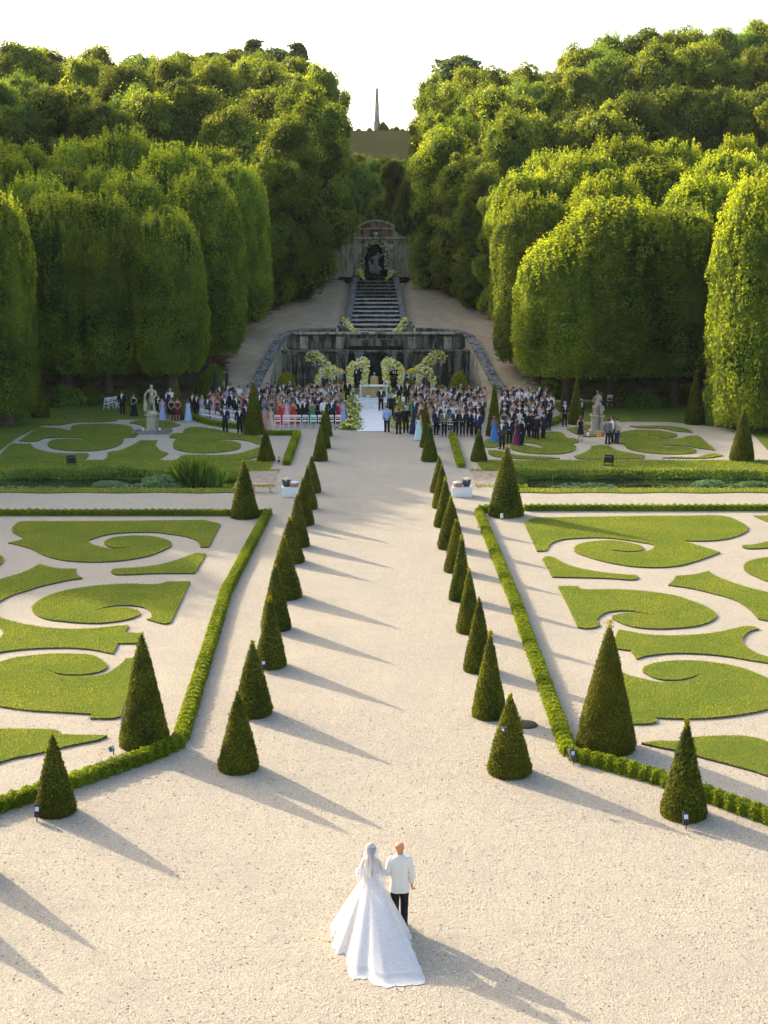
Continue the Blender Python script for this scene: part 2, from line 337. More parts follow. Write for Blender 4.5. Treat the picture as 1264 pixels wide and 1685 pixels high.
# canal trench on both sides of the causeway
def canal(sg):
    x0, x1 = 7.6 * sg, 60.0 * sg
    b = MB(); n = 60; rows = [(72.9, 0.0), (73.1, -0.04), (73.2, -0.36), (73.3, -1.3), (77.9, -1.3), (78.15, -0.36), (78.9, -0.06), (79.6, 0.0)]
    for i in range(n + 1):
        x = x0 + (x1 - x0) * i / n
        for (y, z) in rows:
            jit = 0.18 * math.sin(x * 1.7 + y) + 0.12 * math.sin(x * 4.1)
            k = 0 if (z == 0.0) else 1
            zz = z if i > 0 else 0.0
            b.v.append((x, y + jit * k, zz + (0.05 * math.sin(x * 3 + y * 2) if k else 0)))
    m = len(rows)
    for i in range(n):
        for j in range(m - 1):
            b.f.append((i * m + j, (i + 1) * m + j, (i + 1) * m + j + 1, i * m + j + 1)); b.m.append(0)
    tag(b.build('canal_bank', M['turf'], smooth=True), kind='structure')
    b = MB(); b.box(((x0 + x1) / 2 + sg * 1.0, 75.65, -0.39), (abs(x1 - x0), 5.1, 0.1)); tag(b.build('canal_water', M['water']), kind='structure')
    for (ya, yb, nm) in ((71.9, 73.2, 'near_bank_grass'), (78.95, 82.6, 'far_bank_grass')):
        P = []; NN = 90
        xa, xb = (7.0 if ya < 75 else 6.1) * sg, 58 * sg
        top = [(xa + (xb - xa) * i / NN, yb + 0.10 * math.sin(i * 1.1)) for i in range(NN + 1)]
        bot = [(xa + (xb - xa) * i / NN, ya + 0.12 * math.sin(i * 0.9 + 1)) for i in range(NN + 1)]
        b = MB(); vs = [(x, y, 0.035) for x, y in bot] + [(x, y, 0.035) for x, y in top]
        b.add(vs, [(i, i + 1, NN + 2 + i, NN + 1 + i) if sg > 0 else (i + 1, i, NN + 1 + i, NN + 2 + i) for i in range(NN)])
        tag(b.build('bank_lawn', M['turf']), kind='structure')
    # soil patch beside the causeway
    pts = [(min(7.55, 6.6 + 1.15 * math.copysign(abs(math.cos(a)) ** .4, math.cos(a)) + .10 * math.sin(9 * a)), 76.4 + 2.5 * math.copysign(abs(math.sin(a)) ** .4, math.sin(a)) + .12 * math.sin(11 * a)) for a in np.linspace(0, 2 * math.pi, 64)[:-1]]
    b = MB(); vs = [(sg * x, y, 0.012) for x, y in pts]; fs = [tuple(range(len(vs)))] if sg > 0 else [tuple(range(len(vs) - 1, -1, -1))]
    b.add(vs, fs); tag(b.build('bare_soil', M['soil']), kind='structure')
canal(-1); canal(1)

# forest floor beside the far beds
def poly_obj(name, pts, z, mat, kind='structure'):
    tri = geometry.tessellate_polygon([[Vector((x, y, 0)) for x, y in pts]])
    me = bpy.data.meshes.new(name); me.from_pydata([(x, y, z) for x, y in pts], [], [tuple(t) for t in tri]); me.materials.append(mat)
    bm = bmesh.new(); bm.from_mesh(me); bmesh.ops.recalc_face_normals(bm, faces=bm.faces)
    for f in bm.faces:
        if f.normal.z < 0: f.normal_flip()
    bm.to_mesh(me); bm.free(); return tag(link(name, me), kind=kind)
gl = [at_ground(*p) for p in ((-140, 760), (0, 742), (30, 720), (75, 698), (110, 692), (180, 691), (240, 690), (320, 688), (335, 684), (345, 668), (345, 659))]
gl = gl + [(-60, 113.5), (-60, 84)]
poly_obj('woodland_grass', gl, 0.02, M['turf'])
gr = [at_ground(*p) for p in ((1400, 765), (1264, 742), (1240, 716), (1200, 705), (1150, 700), (1100, 694), (960, 694), (935, 692), (925, 684), (905, 662))]
poly_obj('woodland_grass', gr + [(60, 113.5), (60, 84)], 0.02, M['turf'])

# ---------------------------------------------------------------- parterre lawns (traced outline, then laid on the ground)
def catmull(pts):
    n = len(pts); out = []
    for i in range(n):
        p1, p2 = pts[i], pts[(i + 1) % n]; p0, p3 = pts[i - 1], pts[(i + 2) % n]
        c1 = len(p1) > 2; c2 = len(p2) > 2
        a, d = np.array(p1[:2], float), np.array(p2[:2], float)
        L = np.linalg.norm(d - a); m1 = np.zeros(2); m2 = np.zeros(2)
        q0, q3 = np.array(p0[:2], float), np.array(p3[:2], float)
        if not c1: m1 = (d - q0) / (np.linalg.norm(d - q0) + 1e-6) * L
        else: m1 = (d - a)
        if not c2: m2 = (q3 - a) / (np.linalg.norm(q3 - a) + 1e-6) * L
        else: m2 = (d - a)
        k = max(1, min(8, int(L / 14)))
        if c1 and c2: k = 1
        for j in range(k):
            t = j / k; t2, t3 = t * t, t * t * t
            out.append(tuple((2 * t3 - 3 * t2 + 1) * a + (t3 - 2 * t2 + t) * m1 + (-2 * t3 + 3 * t2) * d + (t3 - t2) * m2))
    return out
C = 1
LAWNS = []
def lawn(ox, oy, sc, pts, label): LAWNS.append((ox, oy, sc, pts, label))
lawn(0, 840, 5.267, [(130,125),(103,160),(112,185),(150,207),(218,238,C),(140,265),(70,278,C),(160,297),(270,330),(380,385),(480,415),(600,435),(760,443),(900,442),(1050,432),(1198,410),(1308,385),(1398,350),(1468,315),(1490,293),(1468,265),(1408,242),(1328,225),(1228,218),(1100,220),(1010,228),(940,247),(905,275),(925,302),(980,318),(1060,319),(1160,306,C),(1060,327),(970,329),(900,320),(820,300),(765,270),(790,248),(850,228),(930,207),(1060,192),(1200,187),(1350,188),(1450,200),(1588,220),(1688,250),(1728,280),(1738,315,C),(1810,315,C),(1910,118,C),(1770,82,C),(1500,85),(1000,90),(500,93),(185,95)], 'shaded lawn scroll running along the far hedge of the left bed')
lawn(180, 840, 5.267, [(15,530),(60,553),(400,543),(740,542,C),(836,375,C),(750,370),(690,390),(600,425),(500,452),(400,475),(260,492),(120,500),(30,508)], 'slim wedge of lawn with a pointed left end in the left bed')
lawn(0, 840, 5.267, [(-120,870),(-400,930),(-500,800),(-200,650),(0,597),(100,568),(200,535),(290,495),(343,465,C),(430,488),(520,503),(660,505,C),(655,545),(715,585,C),(600,600),(480,625),(350,655),(240,690),(110,730),(0,785)], 'flaring lawn strip cut by the left edge of the photo')
lawn(0, 840, 5.267, [(-150,350),(0,388),(28,410),(26,440),(0,467),(-150,520),(-300,430)], 'rounded lawn tip just entering at the far left edge')
lawn(0, 840, 5.267, [(280,845),(320,790),(400,745),(520,705),(650,677),(800,655),(950,641),(1130,633),(1248,640),(1380,638,C),(1450,618,C),(1648,612,C),(1588,740),(1478,968,C),(1420,978),(1273,940,C),(1318,925),(1313,890),(1293,862),(1248,838),(1150,822),(1000,822),(900,840),(790,873,C),(900,852),(1000,842),(1110,846),(1180,862),(1215,887),(1190,912),(1100,942),(980,962),(850,973),(700,970),(550,957),(400,937),(310,897)], 'oval lawn scroll in the middle of the left bed')
lawn(0, 1020, 4.213, [(-60,-60),(0,-20),(70,5),(200,35),(400,60),(600,60),(750,48),(890,35,C),(868,85,C),(980,95,C),(975,160,C),(820,160,C),(780,232,C),(650,205),(500,192),(350,192),(180,200),(0,222),(-200,260),(-300,200),(-120,150),(0,125),(22,88),(0,48),(-100,10)], 'curving lawn band with stepped right end, left of the big yew')
lawn(0, 1020, 4.213, [(-150,320),(0,290),(100,262),(250,243),(400,233),(520,235),(640,245),(710,280),(742,315),(720,345),(640,368),(520,378),(400,368),(335,345,C),(400,382),(520,392),(640,388),(740,370),(820,320),(860,285),(870,268,C),(940,262,C),(900,450),(835,668,C),(780,680),(625,680,C),(640,650,C),(560,645),(400,635),(250,628),(100,612),(0,595),(-250,540),(-350,430)], 'largest lawn scroll, partly behind the big left yew cone')
lawn(0, 1020, 4.213, [(-200,755,C),(0,755),(200,755),(380,762),(415,775,C),(430,795,C),(745,800,C),(680,830),(550,855),(415,885),(250,925),(100,955),(0,985),(-200,1060,C)], 'bright pointed lawn wedge behind the small left yew cone')
lawn(850, 840, 6.019, [(75,120,C),(180,345),(205,400,C),(290,393),(310,365),(350,322),(450,287),(600,272),(800,266),(950,273),(1100,292),(1228,312),(1330,330),(1368,350),(1340,385),(1250,408),(1140,418),(1000,406),(890,385,C),(1000,394),(1120,402),(1220,395),(1258,378),(1235,352),(1160,328),(1040,305),(880,296),(720,310),(620,335),(572,372),(590,410),(660,440),(800,485),(950,520),(1100,545),(1250,558),(1428,560),(1600,545),(1728,515),(1850,475),(1950,440),(2015,412,C),(1900,375),(1780,340),(1700,312),(1640,295,C),(1800,300),(1950,295),(2100,275),(2200,245),(2260,215),(2290,185),(2280,155),(2200,105),(2120,70),(2000,50),(1700,52),(1228,55),(600,65),(170,72,C)], 'big sunlit lawn scroll crossed by a long yew shadow, right bed')
lawn(850, 840, 6.019, [(255,480,C),(320,590),(355,655,C),(600,660),(900,668),(1100,682),(1180,680),(1205,660),(1190,642),(1080,635),(900,618),(720,590),(560,555),(450,510),(370,465),(300,455)], 'slim wedge of lawn with rounded right tip in the right bed')
lawn(850, 840, 6.019, [(410,750,C),(500,920),(610,1155,C),(700,1165),(780,1155),(825,1135,C),(795,1100),(800,1070),(840,1035),(900,1005),(1000,990),(1150,992),(1228,1008),(1403,1035,C),(1300,1030),(1200,1018),(1100,1014),(1000,1030),(945,1055),(990,1090),(1100,1135),(1228,1158),(1400,1168),(1600,1160),(1780,1140),(1900,1105),(1970,1060),(1975,1030),(1940,990),(1850,940),(1750,900),(1600,850),(1450,820),(1228,795),(1000,780),(640,778),(610,750,C)], 'oval lawn scroll behind the tip of the big right yew')
lawn(1054, 840, 6.019, [(275,735,C),(330,690),(350,648,C),(450,640),(580,625),(670,600,C),(740,645),(850,690),(980,735),(1120,775),(1264,810),(1500,860),(1700,1000),(1500,1130),(1264,1090),(1170,1072,C),(1140,1035),(1080,975),(980,905),(870,860),(720,820),(560,780),(420,755)], 'flaring lawn strip sweeping out at the right edge')
lawn(1054, 840, 6.019, [(1022,560),(1060,510),(1150,480),(1264,462),(1500,450),(1700,600),(1500,740),(1264,698),(1150,655),(1060,610)], 'rounded lawn end cut by the right edge of the photo')
lawn(1054, 840, 6.019, [(1005,355),(1040,340),(1100,340),(1200,320),(1264,305),(1500,250),(1500,370,C),(1264,368),(1080,375)], 'thin lawn tip above the rounded lawn at the right edge')
lawn(1054, 840, 6.019, [(1120,50,C),(1190,80),(1264,108),(1500,160),(1500,48,C)], 'small lawn corner beside the far hedge at the right edge')
lawn(1024, 1020, 5.267, [(-30,85,C),(60,100),(200,125),(400,135),(600,130),(800,110),(950,80),(1060,55),(1150,60),(1185,75,C),(1100,100),(1050,145),(1038,190),(1070,230),(1130,270),(1200,300),(1264,320),(1500,400),(1500,430,C),(1264,372),(1100,345),(900,312),(700,292),(500,285),(350,292),(200,312),(125,335,C),(75,262,C),(-60,245,C),(-60,150,C)], 'curving lawn band right of the big right yew tip')
lawn(1024, 1020, 5.267, [(175,430),(230,390),(330,365),(500,352),(700,358),(900,385),(1050,420),(1180,470),(1264,505),(1450,600),(1500,680),(1400,730),(1264,770),(1100,805),(900,835),(700,850),(500,852),(285,845,C),(295,880,C),(250,895),(90,900,C),(40,700),(0,455,C),(60,480),(160,505),(280,532),(400,540),(520,533),(620,508),(680,460,C),(620,488),(520,513),(400,518),(300,505),(220,470)], 'large sunlit lawn scroll above the small right yew cone')
lawn(1024, 1020, 5.267, [(165,1065,C),(300,1050),(500,1048),(610,1020),(800,1005),(1000,1003),(1150,1020),(1264,1055),(1500,1150),(1500,1420,C),(1264,1350),(1150,1310),(950,1255),(700,1190),(500,1135),(300,1095)], 'lawn wedge lying behind the small right yew cone')
NEAR = len(LAWNS)
lawn(0, 680, 5.267, [(370,98,C),(430,65),(560,50),(800,52),(1020,62,C),(900,72),(650,78),(520,100)], 'thin curved lawn nearest the trees in the far left bed')
lawn(0, 680, 5.267, [(165,238,C),(330,122,C),(500,128),(590,146),(655,149,C),(612,130),(650,103),(750,92),(900,90),(1050,98),(1130,115),(1160,150,C),(1135,165,C),(1200,178,C),(1170,205,C),(1075,208,C),(1060,255),(980,295),(850,320),(700,325),(560,318),(450,300),(415,270),(450,235),(540,222),(680,224),(765,238,C),(700,212),(560,207),(450,210),(380,215),(340,235),(290,243)], 'shaded double lawn scroll left of the left statue')
lawn(0, 680, 5.267, [(0,380),(50,410),(150,418),(400,418),(680,412),(750,385),(770,355),(740,345),(600,350),(450,340),(330,315),(280,290),(265,265,C),(110,262,C),(60,300)], 'flat lawn beside the canal at the far left corner')
lawn(220, 680, 5.267, [(-225,375),(-228,338,C),(-100,315),(0,270),(60,235,C),(205,235,C),(190,275),(230,320),(300,348,C),(200,408,C),(-260,408,C)], 'triangular lawn in front of the left statue')
lawn(220, 680, 5.267, [(-40,82,C),(60,58),(240,60),(340,80),(408,100,C),(340,120),(280,150,C),(130,150,C),(60,100)], 'small lawn lobe behind the left statue')
lawn(220, 680, 5.267, [(310,210,C),(330,180),(430,170,C),(440,140),(510,120),(640,128),(800,155),(940,185),(1120,205),(1180,240,C),(1080,268,C),(1000,240),(880,225),(750,225),(625,248,C),(700,238),(800,235),(890,250),(930,275),(910,305),(820,325),(680,340),(520,338),(400,320),(345,295),(350,245),(390,215,C)], 'worn lawn scroll right of the left statue')
lawn(220, 680, 5.267, [(370,405,C),(430,365),(560,362),(750,362),(900,350),(1010,320),(1090,295,C),(1080,370),(900,400),(600,405)], 'lawn crescent along the gravel beside the small far left yew')
lawn(780, 680, 5.267, [(90,235,C),(90,290,C),(180,292),(260,265),(400,252),(520,260),(600,285,C),(590,300),(520,290),(400,276),(310,284),(330,310),(400,332),(500,345),(650,352),(780,345),(870,320),(882,290),(845,258,C),(912,250,C),(880,220),(800,213,C),(770,175),(700,160),(600,170),(440,185),(250,190)], 'lawn scroll under the feet of the right-hand standing guests')
lawn(780, 680, 5.267, [(125,320,C),(130,350),(200,375),(400,390),(600,395),(745,390,C),(650,378),(480,370),(330,355),(220,325)], 'lawn crescent in front of the right-hand standing guests')
lawn(780, 680, 5.267, [(870,372,C),(950,345),(1010,310),(1020,282,C),(1159,280),(1239,320),(1359,345),(1484,365,C),(1469,392,C),(1059,395),(899,390)], 'triangular lawn in front of the right statue')
lawn(780, 680, 5.267, [(805,135,C),(880,120),(1000,105),(1200,105,C),(1200,190,C),(960,200),(870,170)], 'lawn lobe behind the right statue')
lawn(1000, 680, 5.267, [(190,110,C),(280,110),(450,108),(600,118),(700,140),(740,165,C),(600,155),(470,130),(280,125)], 'thin curved lawn nearest the trees in the far right bed')
lawn(1000, 680, 5.267, [(100,170),(200,150),(350,145),(480,155),(580,175),(605,190),(560,208),(480,212),(340,182,C),(390,206),(500,222),(620,218),(700,198),(790,200),(850,250),(930,318,C),(800,302),(680,283),(560,276),(480,280),(455,300,C),(500,292),(600,286),(700,298),(765,325),(700,347),(560,352),(400,345),(250,325),(170,300),(140,265,C),(40,255,C),(60,200)], 'shaded double lawn scroll right of the right statue')
lawn(1000, 680, 5.267, [(475,385,C),(600,378),(760,380),(850,360),(920,348),(998,365,C),(920,380),(800,388)], 'sliver of lawn in the far right bed beside the tall side yew')
def inpoly(P, poly):
    x, y = P[:, 0], P[:, 1]; c = np.zeros(len(P), bool); n = len(poly); j = n - 1
    for i in range(n):
        xi, yi = poly[i]; xj, yj = poly[j]
        if yi != yj:
            k = ((yi > y) != (yj > y)) & (x < (xj - xi) * (y - yi) / (yj - yi) + xi); c ^= k
        j = i
    return c
def grass_blades(P, z, size, r, name):
    n = len(P); a = r.uniform(0, 6.28, n); h = size * r.uniform(0.5, 1.3, n); w = size * 0.22
    lean = r.normal(size=(n, 2)) * 0.45 * size
    V = np.zeros((n, 3, 3)); V[:, 0, 0] = P[:, 0] - np.cos(a) * w; V[:, 0, 1] = P[:, 1] - np.sin(a) * w
    V[:, 1, 0] = P[:, 0] + np.cos(a) * w; V[:, 1, 1] = P[:, 1] + np.sin(a) * w
    V[:, 2, 0] = P[:, 0] + lean[:, 0]; V[:, 2, 1] = P[:, 1] + lean[:, 1]; V[:, :, 2] = z - 0.01; V[:, 2, 2] = z + h
    return npmesh(name, V.reshape(-1, 3), np.arange(3 * n).reshape(n, 3), M['grass'], tint=r.beta(2, 2, n))
rl = np.random.RandomState(5)
for i, (ox, oy, sc, pts, label) in enumerate(LAWNS):
    pp = catmull(pts); pw = [at_ground(ox + x / sc, oy + y / sc, 0.05) for x, y in pp]
    th = 0.055
    tri = geometry.tessellate_polygon([[Vector((x, y, 0)) for x, y in pw]]); n = len(pw)
    vs = [(x, y, th) for x, y in pw] + [(x, y, 0.0) for x, y in pw]
    area = sum(pw[k][0] * pw[(k + 1) % n][1] - pw[(k + 1) % n][0] * pw[k][1] for k in range(n)) / 2
    fs = []; mi = []
    for t in tri:
        a, b2, c = t; ar = (pw[b2][0] - pw[a][0]) * (pw[c][1] - pw[a][1]) - (pw[c][0] - pw[a][0]) * (pw[b2][1] - pw[a][1])
        fs.append((a, b2, c) if ar > 0 else (a, c, b2)); mi.append(0)
    for k in range(n):
        k2 = (k + 1) % n; q = (k, n + k, n + k2, k2); fs.append(q if area > 0 else q[::-1]); mi.append(1)
    me = bpy.data.meshes.new('lawn'); me.from_pydata(vs, [], fs); me.materials.append(M['turf']); me.materials.append(M['turf_edge'])
    me.polygons.foreach_set('material_index', mi)
    o = link('lawn', me); tag(o, label, 'lawn')
    A = abs(area); near = i < NEAR
    dens = 420 if near else 100
    mnx, mxx = min(p[0] for p in pw), max(p[0] for p in pw); mny, mxy = min(p[1] for p in pw), max(p[1] for p in pw)
    N = int((mxx - mnx) * (mxy - mny) * dens); P = np.stack([rl.uniform(mnx, mxx, N), rl.uniform(mny, mxy, N)], 1)
    lim = 0.29 * (P[:, 1] + 3) + 1.0; P = P[np.abs(P[:, 0]) < lim]; P = P[inpoly(P, pw)]
    # fringe along the cut edge
    E = []
    for k in range(n):
        (xa, ya), (xb, yb) = pw[k], pw[(k + 1) % n]; L = math.hypot(xb - xa, yb - ya)
        if L > 6: continue
        m = int(L * (26 if near else 8)); t = rl.uniform(0, 1, m)
        E.append(np.stack([xa + (xb - xa) * t, ya + (yb - ya) * t], 1) + rl.normal(size=(m, 2)) * 0.018)
    P = np.concatenate([P] + E)
    g = link('grass_blades', grass_blades(P, th, 0.045 if near else 0.08, rl, 'grass_blades'), o); g['kind'] = 'stuff'

# grass blades on banks and woodland edge
def strip_blades(x0, x1, y0, y1, z, dens, size, label_name='bank_grass'):
    N = int(abs(x1 - x0) * (y1 - y0) * dens); P = np.stack([rl.uniform(min(x0, x1), max(x0, x1), N), rl.uniform(y0, y1, N)], 1)
    o = link(label_name, grass_blades(P, z, size, rl, label_name)); tag(o, kind='stuff'); return o
for sg in (-1, 1):
    strip_blades(sg * 6.7, sg * 26, 71.95, 73.2, 0.035, 110, 0.10)
    strip_blades(sg * 6.0, sg * 27, 79.0, 82.65, 0.035, 90, 0.10)

# loose pebbles and bits on the near gravel
def pebbles(n, x0, x1, y0, y1, smin, smax, mats, name):
    r = np.random.RandomState(42); P = np.stack([r.uniform(x0, x1, n), r.uniform(y0, y1, n) , np.zeros(n)], 1)
    O = np.array([(1, 0, 0), (0, 1, 0), (-1, 0, 0), (0, -1, 0), (0, 0, .6), (0, 0, -.3)], float); Fo = np.array([(0, 1, 4), (1, 2, 4), (2, 3, 4), (3, 0, 4)])
    s = r.uniform(smin, smax, n)[:, None, None]; a = r.uniform(0, 6.28, n); ca, sa = np.cos(a), np.sin(a); V = np.tile(O, (n, 1, 1)) * (1 + r.uniform(-.35, .35, (n, 6, 3))) * s
    X = V[:, :, 0] * ca[:, None] - V[:, :, 1] * sa[:, None] + P[:, 0:1]; Y = V[:, :, 0] * sa[:, None] + V[:, :, 1] * ca[:, None] + P[:, 1:2]
    V = np.stack([X, Y, V[:, :, 2]], 2); F_ = (Fo[None] + (np.arange(n) * 6)[:, None, None]).reshape(-1, 3)
    tag(link(name, npmesh(name, V.reshape(-1, 3), F_, mats, midx=np.repeat(r.choice(len(mats), n, p=[.6, .25, .15]), 4))), kind='stuff')
M['pebble'] = plain('pebble', (0.56, 0.49, 0.39), 0.9, 0.25, 9); M['pebble_grey'] = plain('pebble_grey', (0.36, 0.32, 0.27), 0.9, 0.3, 9); M['twig'] = plain('dry_leaf', (0.20, 0.14, 0.08), 0.9, 0.3, 9)
pebbles(26000, -10.5, 10.5, 20, 38, .010, .030, [M['pebble'], M['pebble_grey'], M['twig']], 'loose_pebbles')
# ---------------------------------------------------------------- box hedges
def hedge(pts, w, h, label, dens=1500, leaf=0.062, lump=0.85, seed=1, lumpstep=0.35):
    r = np.random.RandomState(seed); C_, N_ = [], []; core = MB()
    for (a, b2) in zip(pts, pts[1:]):
        a = np.array(a); b2 = np.array(b2); L = np.linalg.norm(b2 - a); d = (b2 - a) / L; s = np.array([-d[1], d[0]])
        per = 2 * h + w; n = int(L * per * dens); t = r.uniform(-0.0, L, n); u = r.uniform(0, per, n)
        side = np.where(u < h, -1.0, np.where(u > h + w, 1.0, 0.0)); zz = np.where(u < h, u, np.where(u > h + w, per - u, h)); lat = np.where(side == 0, (u - h) - w / 2, side * w / 2)
        base = a[None] + t[:, None] * d + lat[:, None] * s
        P3 = np.concatenate([base, zz[:, None]], 1)
        rnd_corner = 1 - 0.18 * (np.abs(lat) / (w / 2)) ** 3 * (zz / h) ** 3
        bump = 1 + lump * 0.22 * np.sin(t * 2 * math.pi / lumpstep + wnoise(P3, 1.5, seed)) + 0.05 * wnoise(P3, 9, seed + 1)
        top = np.clip(h * (1 + 0.10 * lump * np.sin(t * 2 * math.pi / lumpstep + 1) + 0.035 * wnoise(P3, 5, seed + 3)), 0, None)
        lat2 = lat * bump * rnd_corner; z2 = np.clip(zz / h * top * rnd_corner, 0.0, None)
        P3 = np.concatenate([a[None] + t[:, None] * d + lat2[:, None] * s, z2[:, None]], 1) + r.normal(size=(n, 3)) * 0.016
        Nn = np.concatenate([side[:, None] * s[None], np.where(side == 0, 1.0, 0.25)[:, None]], 1)
        C_.append(P3); N_.append(Nn)
        q = w / 2 * 0.76
        P = [tuple(a + s * -q) + (0,), tuple(b2 + s * -q) + (0,), tuple(b2 + s * q) + (0,), tuple(a + s * q) + (0,)]
        core.hexa(P + [(x, y, h * 0.86) for x, y, _ in P])
    Cc = np.concatenate(C_); Nn = np.concatenate(N_); V, Q = leafquads(Cc, Nn, leaf, r, 0.6, 0.7)
    o = empty('box_hedge'); tag(o, label, 'hedge')
    f = link('foliage', npmesh('hedge_foliage', V, Q, M['box'], tint=np.clip(r.normal(0.5, 0.22, len(Q)), 0, 1)), o); f['kind'] = 'stuff'
    nb = len(core.f); me = core.mesh('hedge_core', M['box']); a = me.attributes.new('tint', 'FLOAT', 'FACE'); a.data.foreach_set('value', [0.0] * len(me.polygons))
    link('dark_core', me, o)  # added solid block inside, in the darkest leaf tint
    return o
g = at_ground
hedge([g(441, 846), g(372, 978), g(297, 1222)], 0.36, 0.28, 'long straight box hedge along the left bed, facing the aisle', seed=3)
hedge([g(297, 1226), g(262, 1244), g(150, 1284), g(-120, 1372)], 0.38, 0.32, 'box hedge angling away from the big left yew to the left edge', seed=4)
hedge([g(788, 846), g(850, 1000), g(936, 1244)], 0.36, 0.28, 'long straight box hedge along the right bed, facing the aisle', seed=5)
hedge([g(940, 1248), g(1080, 1286), g(1264, 1352), g(1400, 1405)], 0.38, 0.31, 'box hedge angling away from the big right yew to the right edge', seed=6, lump=0.9)
hedge([g(-60, 848), g(439, 848)], 0.34, 0.28, 'box hedge closing the far side of the left bed', 900, 0.07, seed=7)
hedge([g(862, 840), g(1330, 840)], 0.32, 0.29, 'lumpy box hedge of small plants closing the far side of the right bed', 900, 0.07, lump=1.2, seed=8)
hedge([g(787, 843), g(806, 843)], 0.36, 0.34, 'short box hedge piece between the corner and the tall right yew', 900, 0.07, lump=1.0, seed=9)
hedge([g(437, 716), g(489, 716), g(471, 766)], 0.42, 0.32, 'low corner hedge in front of the white chairs', 500, 0.09, seed=10)
hedge([g(744, 718), g(759, 770)], 0.4, 0.3, 'short low hedge in front of the right guests', 500, 0.09, seed=11)
hedge([g(312, 686), g(330, 694), g(352, 700), g(376, 704), g(398, 706)], 0.45, 0.34, 'curved low hedge beside the empty white chairs', 400, 0.10, seed=12)
hedge([g(864, 708), g(893, 704), g(912, 698), g(927, 688)], 0.45, 0.34, 'curved low hedge behind the right guests', 400, 0.10, seed=13)

# ---------------------------------------------------------------- yew cones
def yew_mesh(seed, h, Rr, n, leaf, tuft=0.0, fat=0.92):
    r = np.random.RandomState(seed); n2 = n
    t = 1 - np.sqrt(r.uniform(0, 1, n2)) ; t = np.clip(t, 0, 1); a = r.uniform(0, 2 * math.pi, n2)
    rad = Rr * (0.055 + 0.945 * (1 - t) ** fat) * np.where(t < 0.07, 0.90 + t / 0.07 * 0.10, 1.0)
    P = np.stack([np.cos(a) * rad, np.sin(a) * rad, t * h], 1)
    rad2 = rad * (1 + 0.022 * wnoise(P, 3.2 / Rr * 0.6, seed) + 0.018 * wnoise(P, 9, seed + 1)) + r.normal(size=n2) * leaf * 0.30
    P = np.stack([np.cos(a) * rad2, np.sin(a) * rad2, t * h + r.normal(size=n2) * 0.01], 1); P[:, 2] = np.maximum(P[:, 2], 0.01)
    N = np.stack([np.cos(a), np.sin(a), np.full(n2, Rr / h)], 1)
    V, Q = leafquads(P, N, leaf, r, 0.5, 0.75, up=1.2)
    k = int(90 + 70 * tuft); tz = r.uniform(0.95, 1.015 + 0.035 * tuft, k) * h
    P2 = np.stack([r.normal(size=k) * 0.022 * (1 + tuft) * Rr / 0.6, r.normal(size=k) * 0.022 * (1 + tuft) * Rr / 0.6, tz], 1)
    V2, Q2 = leafquads(P2, np.stack([r.normal(size=k), r.normal(size=k), np.zeros(k)], 1), leaf * 1.15, r, 0.35, 0.5, up=2)
    m = 22; cv = []; cf = []
    prof = [(0.0, 0.86), (0.07, 0.955), (0.3, 0.965), (0.6, 0.96), (0.85, 0.94), (0.985, 0.8)]
    for (tt, kf) in prof:
        rr = Rr * (0.055 + 0.945 * (1 - tt) ** fat) * kf
        for i in range(m): cv.append((rr * math.cos(2 * math.pi * i / m), rr * math.sin(2 * math.pi * i / m), tt * h))
    for j in range(len(prof) - 1):
        for i in range(m): cf.append((j * m + i, j * m + (i + 1) % m, (j + 1) * m + (i + 1) % m, (j + 1) * m + i))
    cv = np.array(cv); cf = np.array(cf)
    VV = np.concatenate([V, V2, cv]); QQ = np.concatenate([Q, Q2 + len(V), cf + len(V) + len(V2)])
    clump = np.clip(0.45 + 0.16 * wnoise(P, 5, seed + 9), 0, 1); tint = np.concatenate([np.where(r.uniform(0, 1, n2) < .09, 0.0, np.clip(clump + r.normal(0, 0.26, n2), 0, 1)), np.full(k, 0.95), np.full(len(cf), 0.1)])  # darkest needles paint shaded gaps, yellowest ones paint sunlit edges
    sm = np.zeros(len(QQ), bool); sm[-len(cf):] = True
    return npmesh('yew_foliage', VV, QQ, M['yew'], tint=tint, smooth=sm)
small = [yew_mesh(20 + i, 2.0, 0.575, 11000, 0.060, (0, 0.4, 0.9)[i]) for i in range(3)]
bigA = yew_mesh(31, 3.2, 0.78, 20000, 0.062); bigB = yew_mesh(32, 3.3, 0.9, 22000, 0.062, 0.8)
farM = yew_mesh(33, 3.0, 0.85, 12000, 0.085)
def yew(x0, x1, ybot, apx, apy, me, mh, mr, label, group=None):
    """base left/right px, lowest px of base, apex px"""
    xc = (x0 + x1) / 2; yb = ybot
    for _ in range(6):
        X, Y = at_ground(xc, yb); d = Y * math.cos(PITCH) + CAMH * math.sin(PITCH); rr = (x1 - x0) / 2 * d / FPX
        yb = yb + (ybot - (CPY + FPX * math.tan(math.atan2(CAMH, Y - rr) - PITCH)))
    z = at_depth(apx, apy, Y)[1]
    o = link('yew_cone', me); o.location = (X, Y, 0); o.rotation_euler = (0, 0, R.uniform(0, 6.28)); o.scale = (rr / mr * 0.98, rr / mr * 0.98, z / mh)
    tag(o, label, 'topiary', group); return o
GL = 'clipped yew cones lining the left of the aisle'; GR = 'clipped yew cones lining the right of the aisle'
Lr = [(358,429,1278,1140),(384,451,1185,1057),(419,473,1104,985),(428,481,1042,931),(438,498,990,884),(453,502,930,854),(469,511,903,814),(480,518,867,788),(489,524,840,769),(497,530,813,751),(514,541,760,701),(520,545,739,680),(527,548,719,664)]
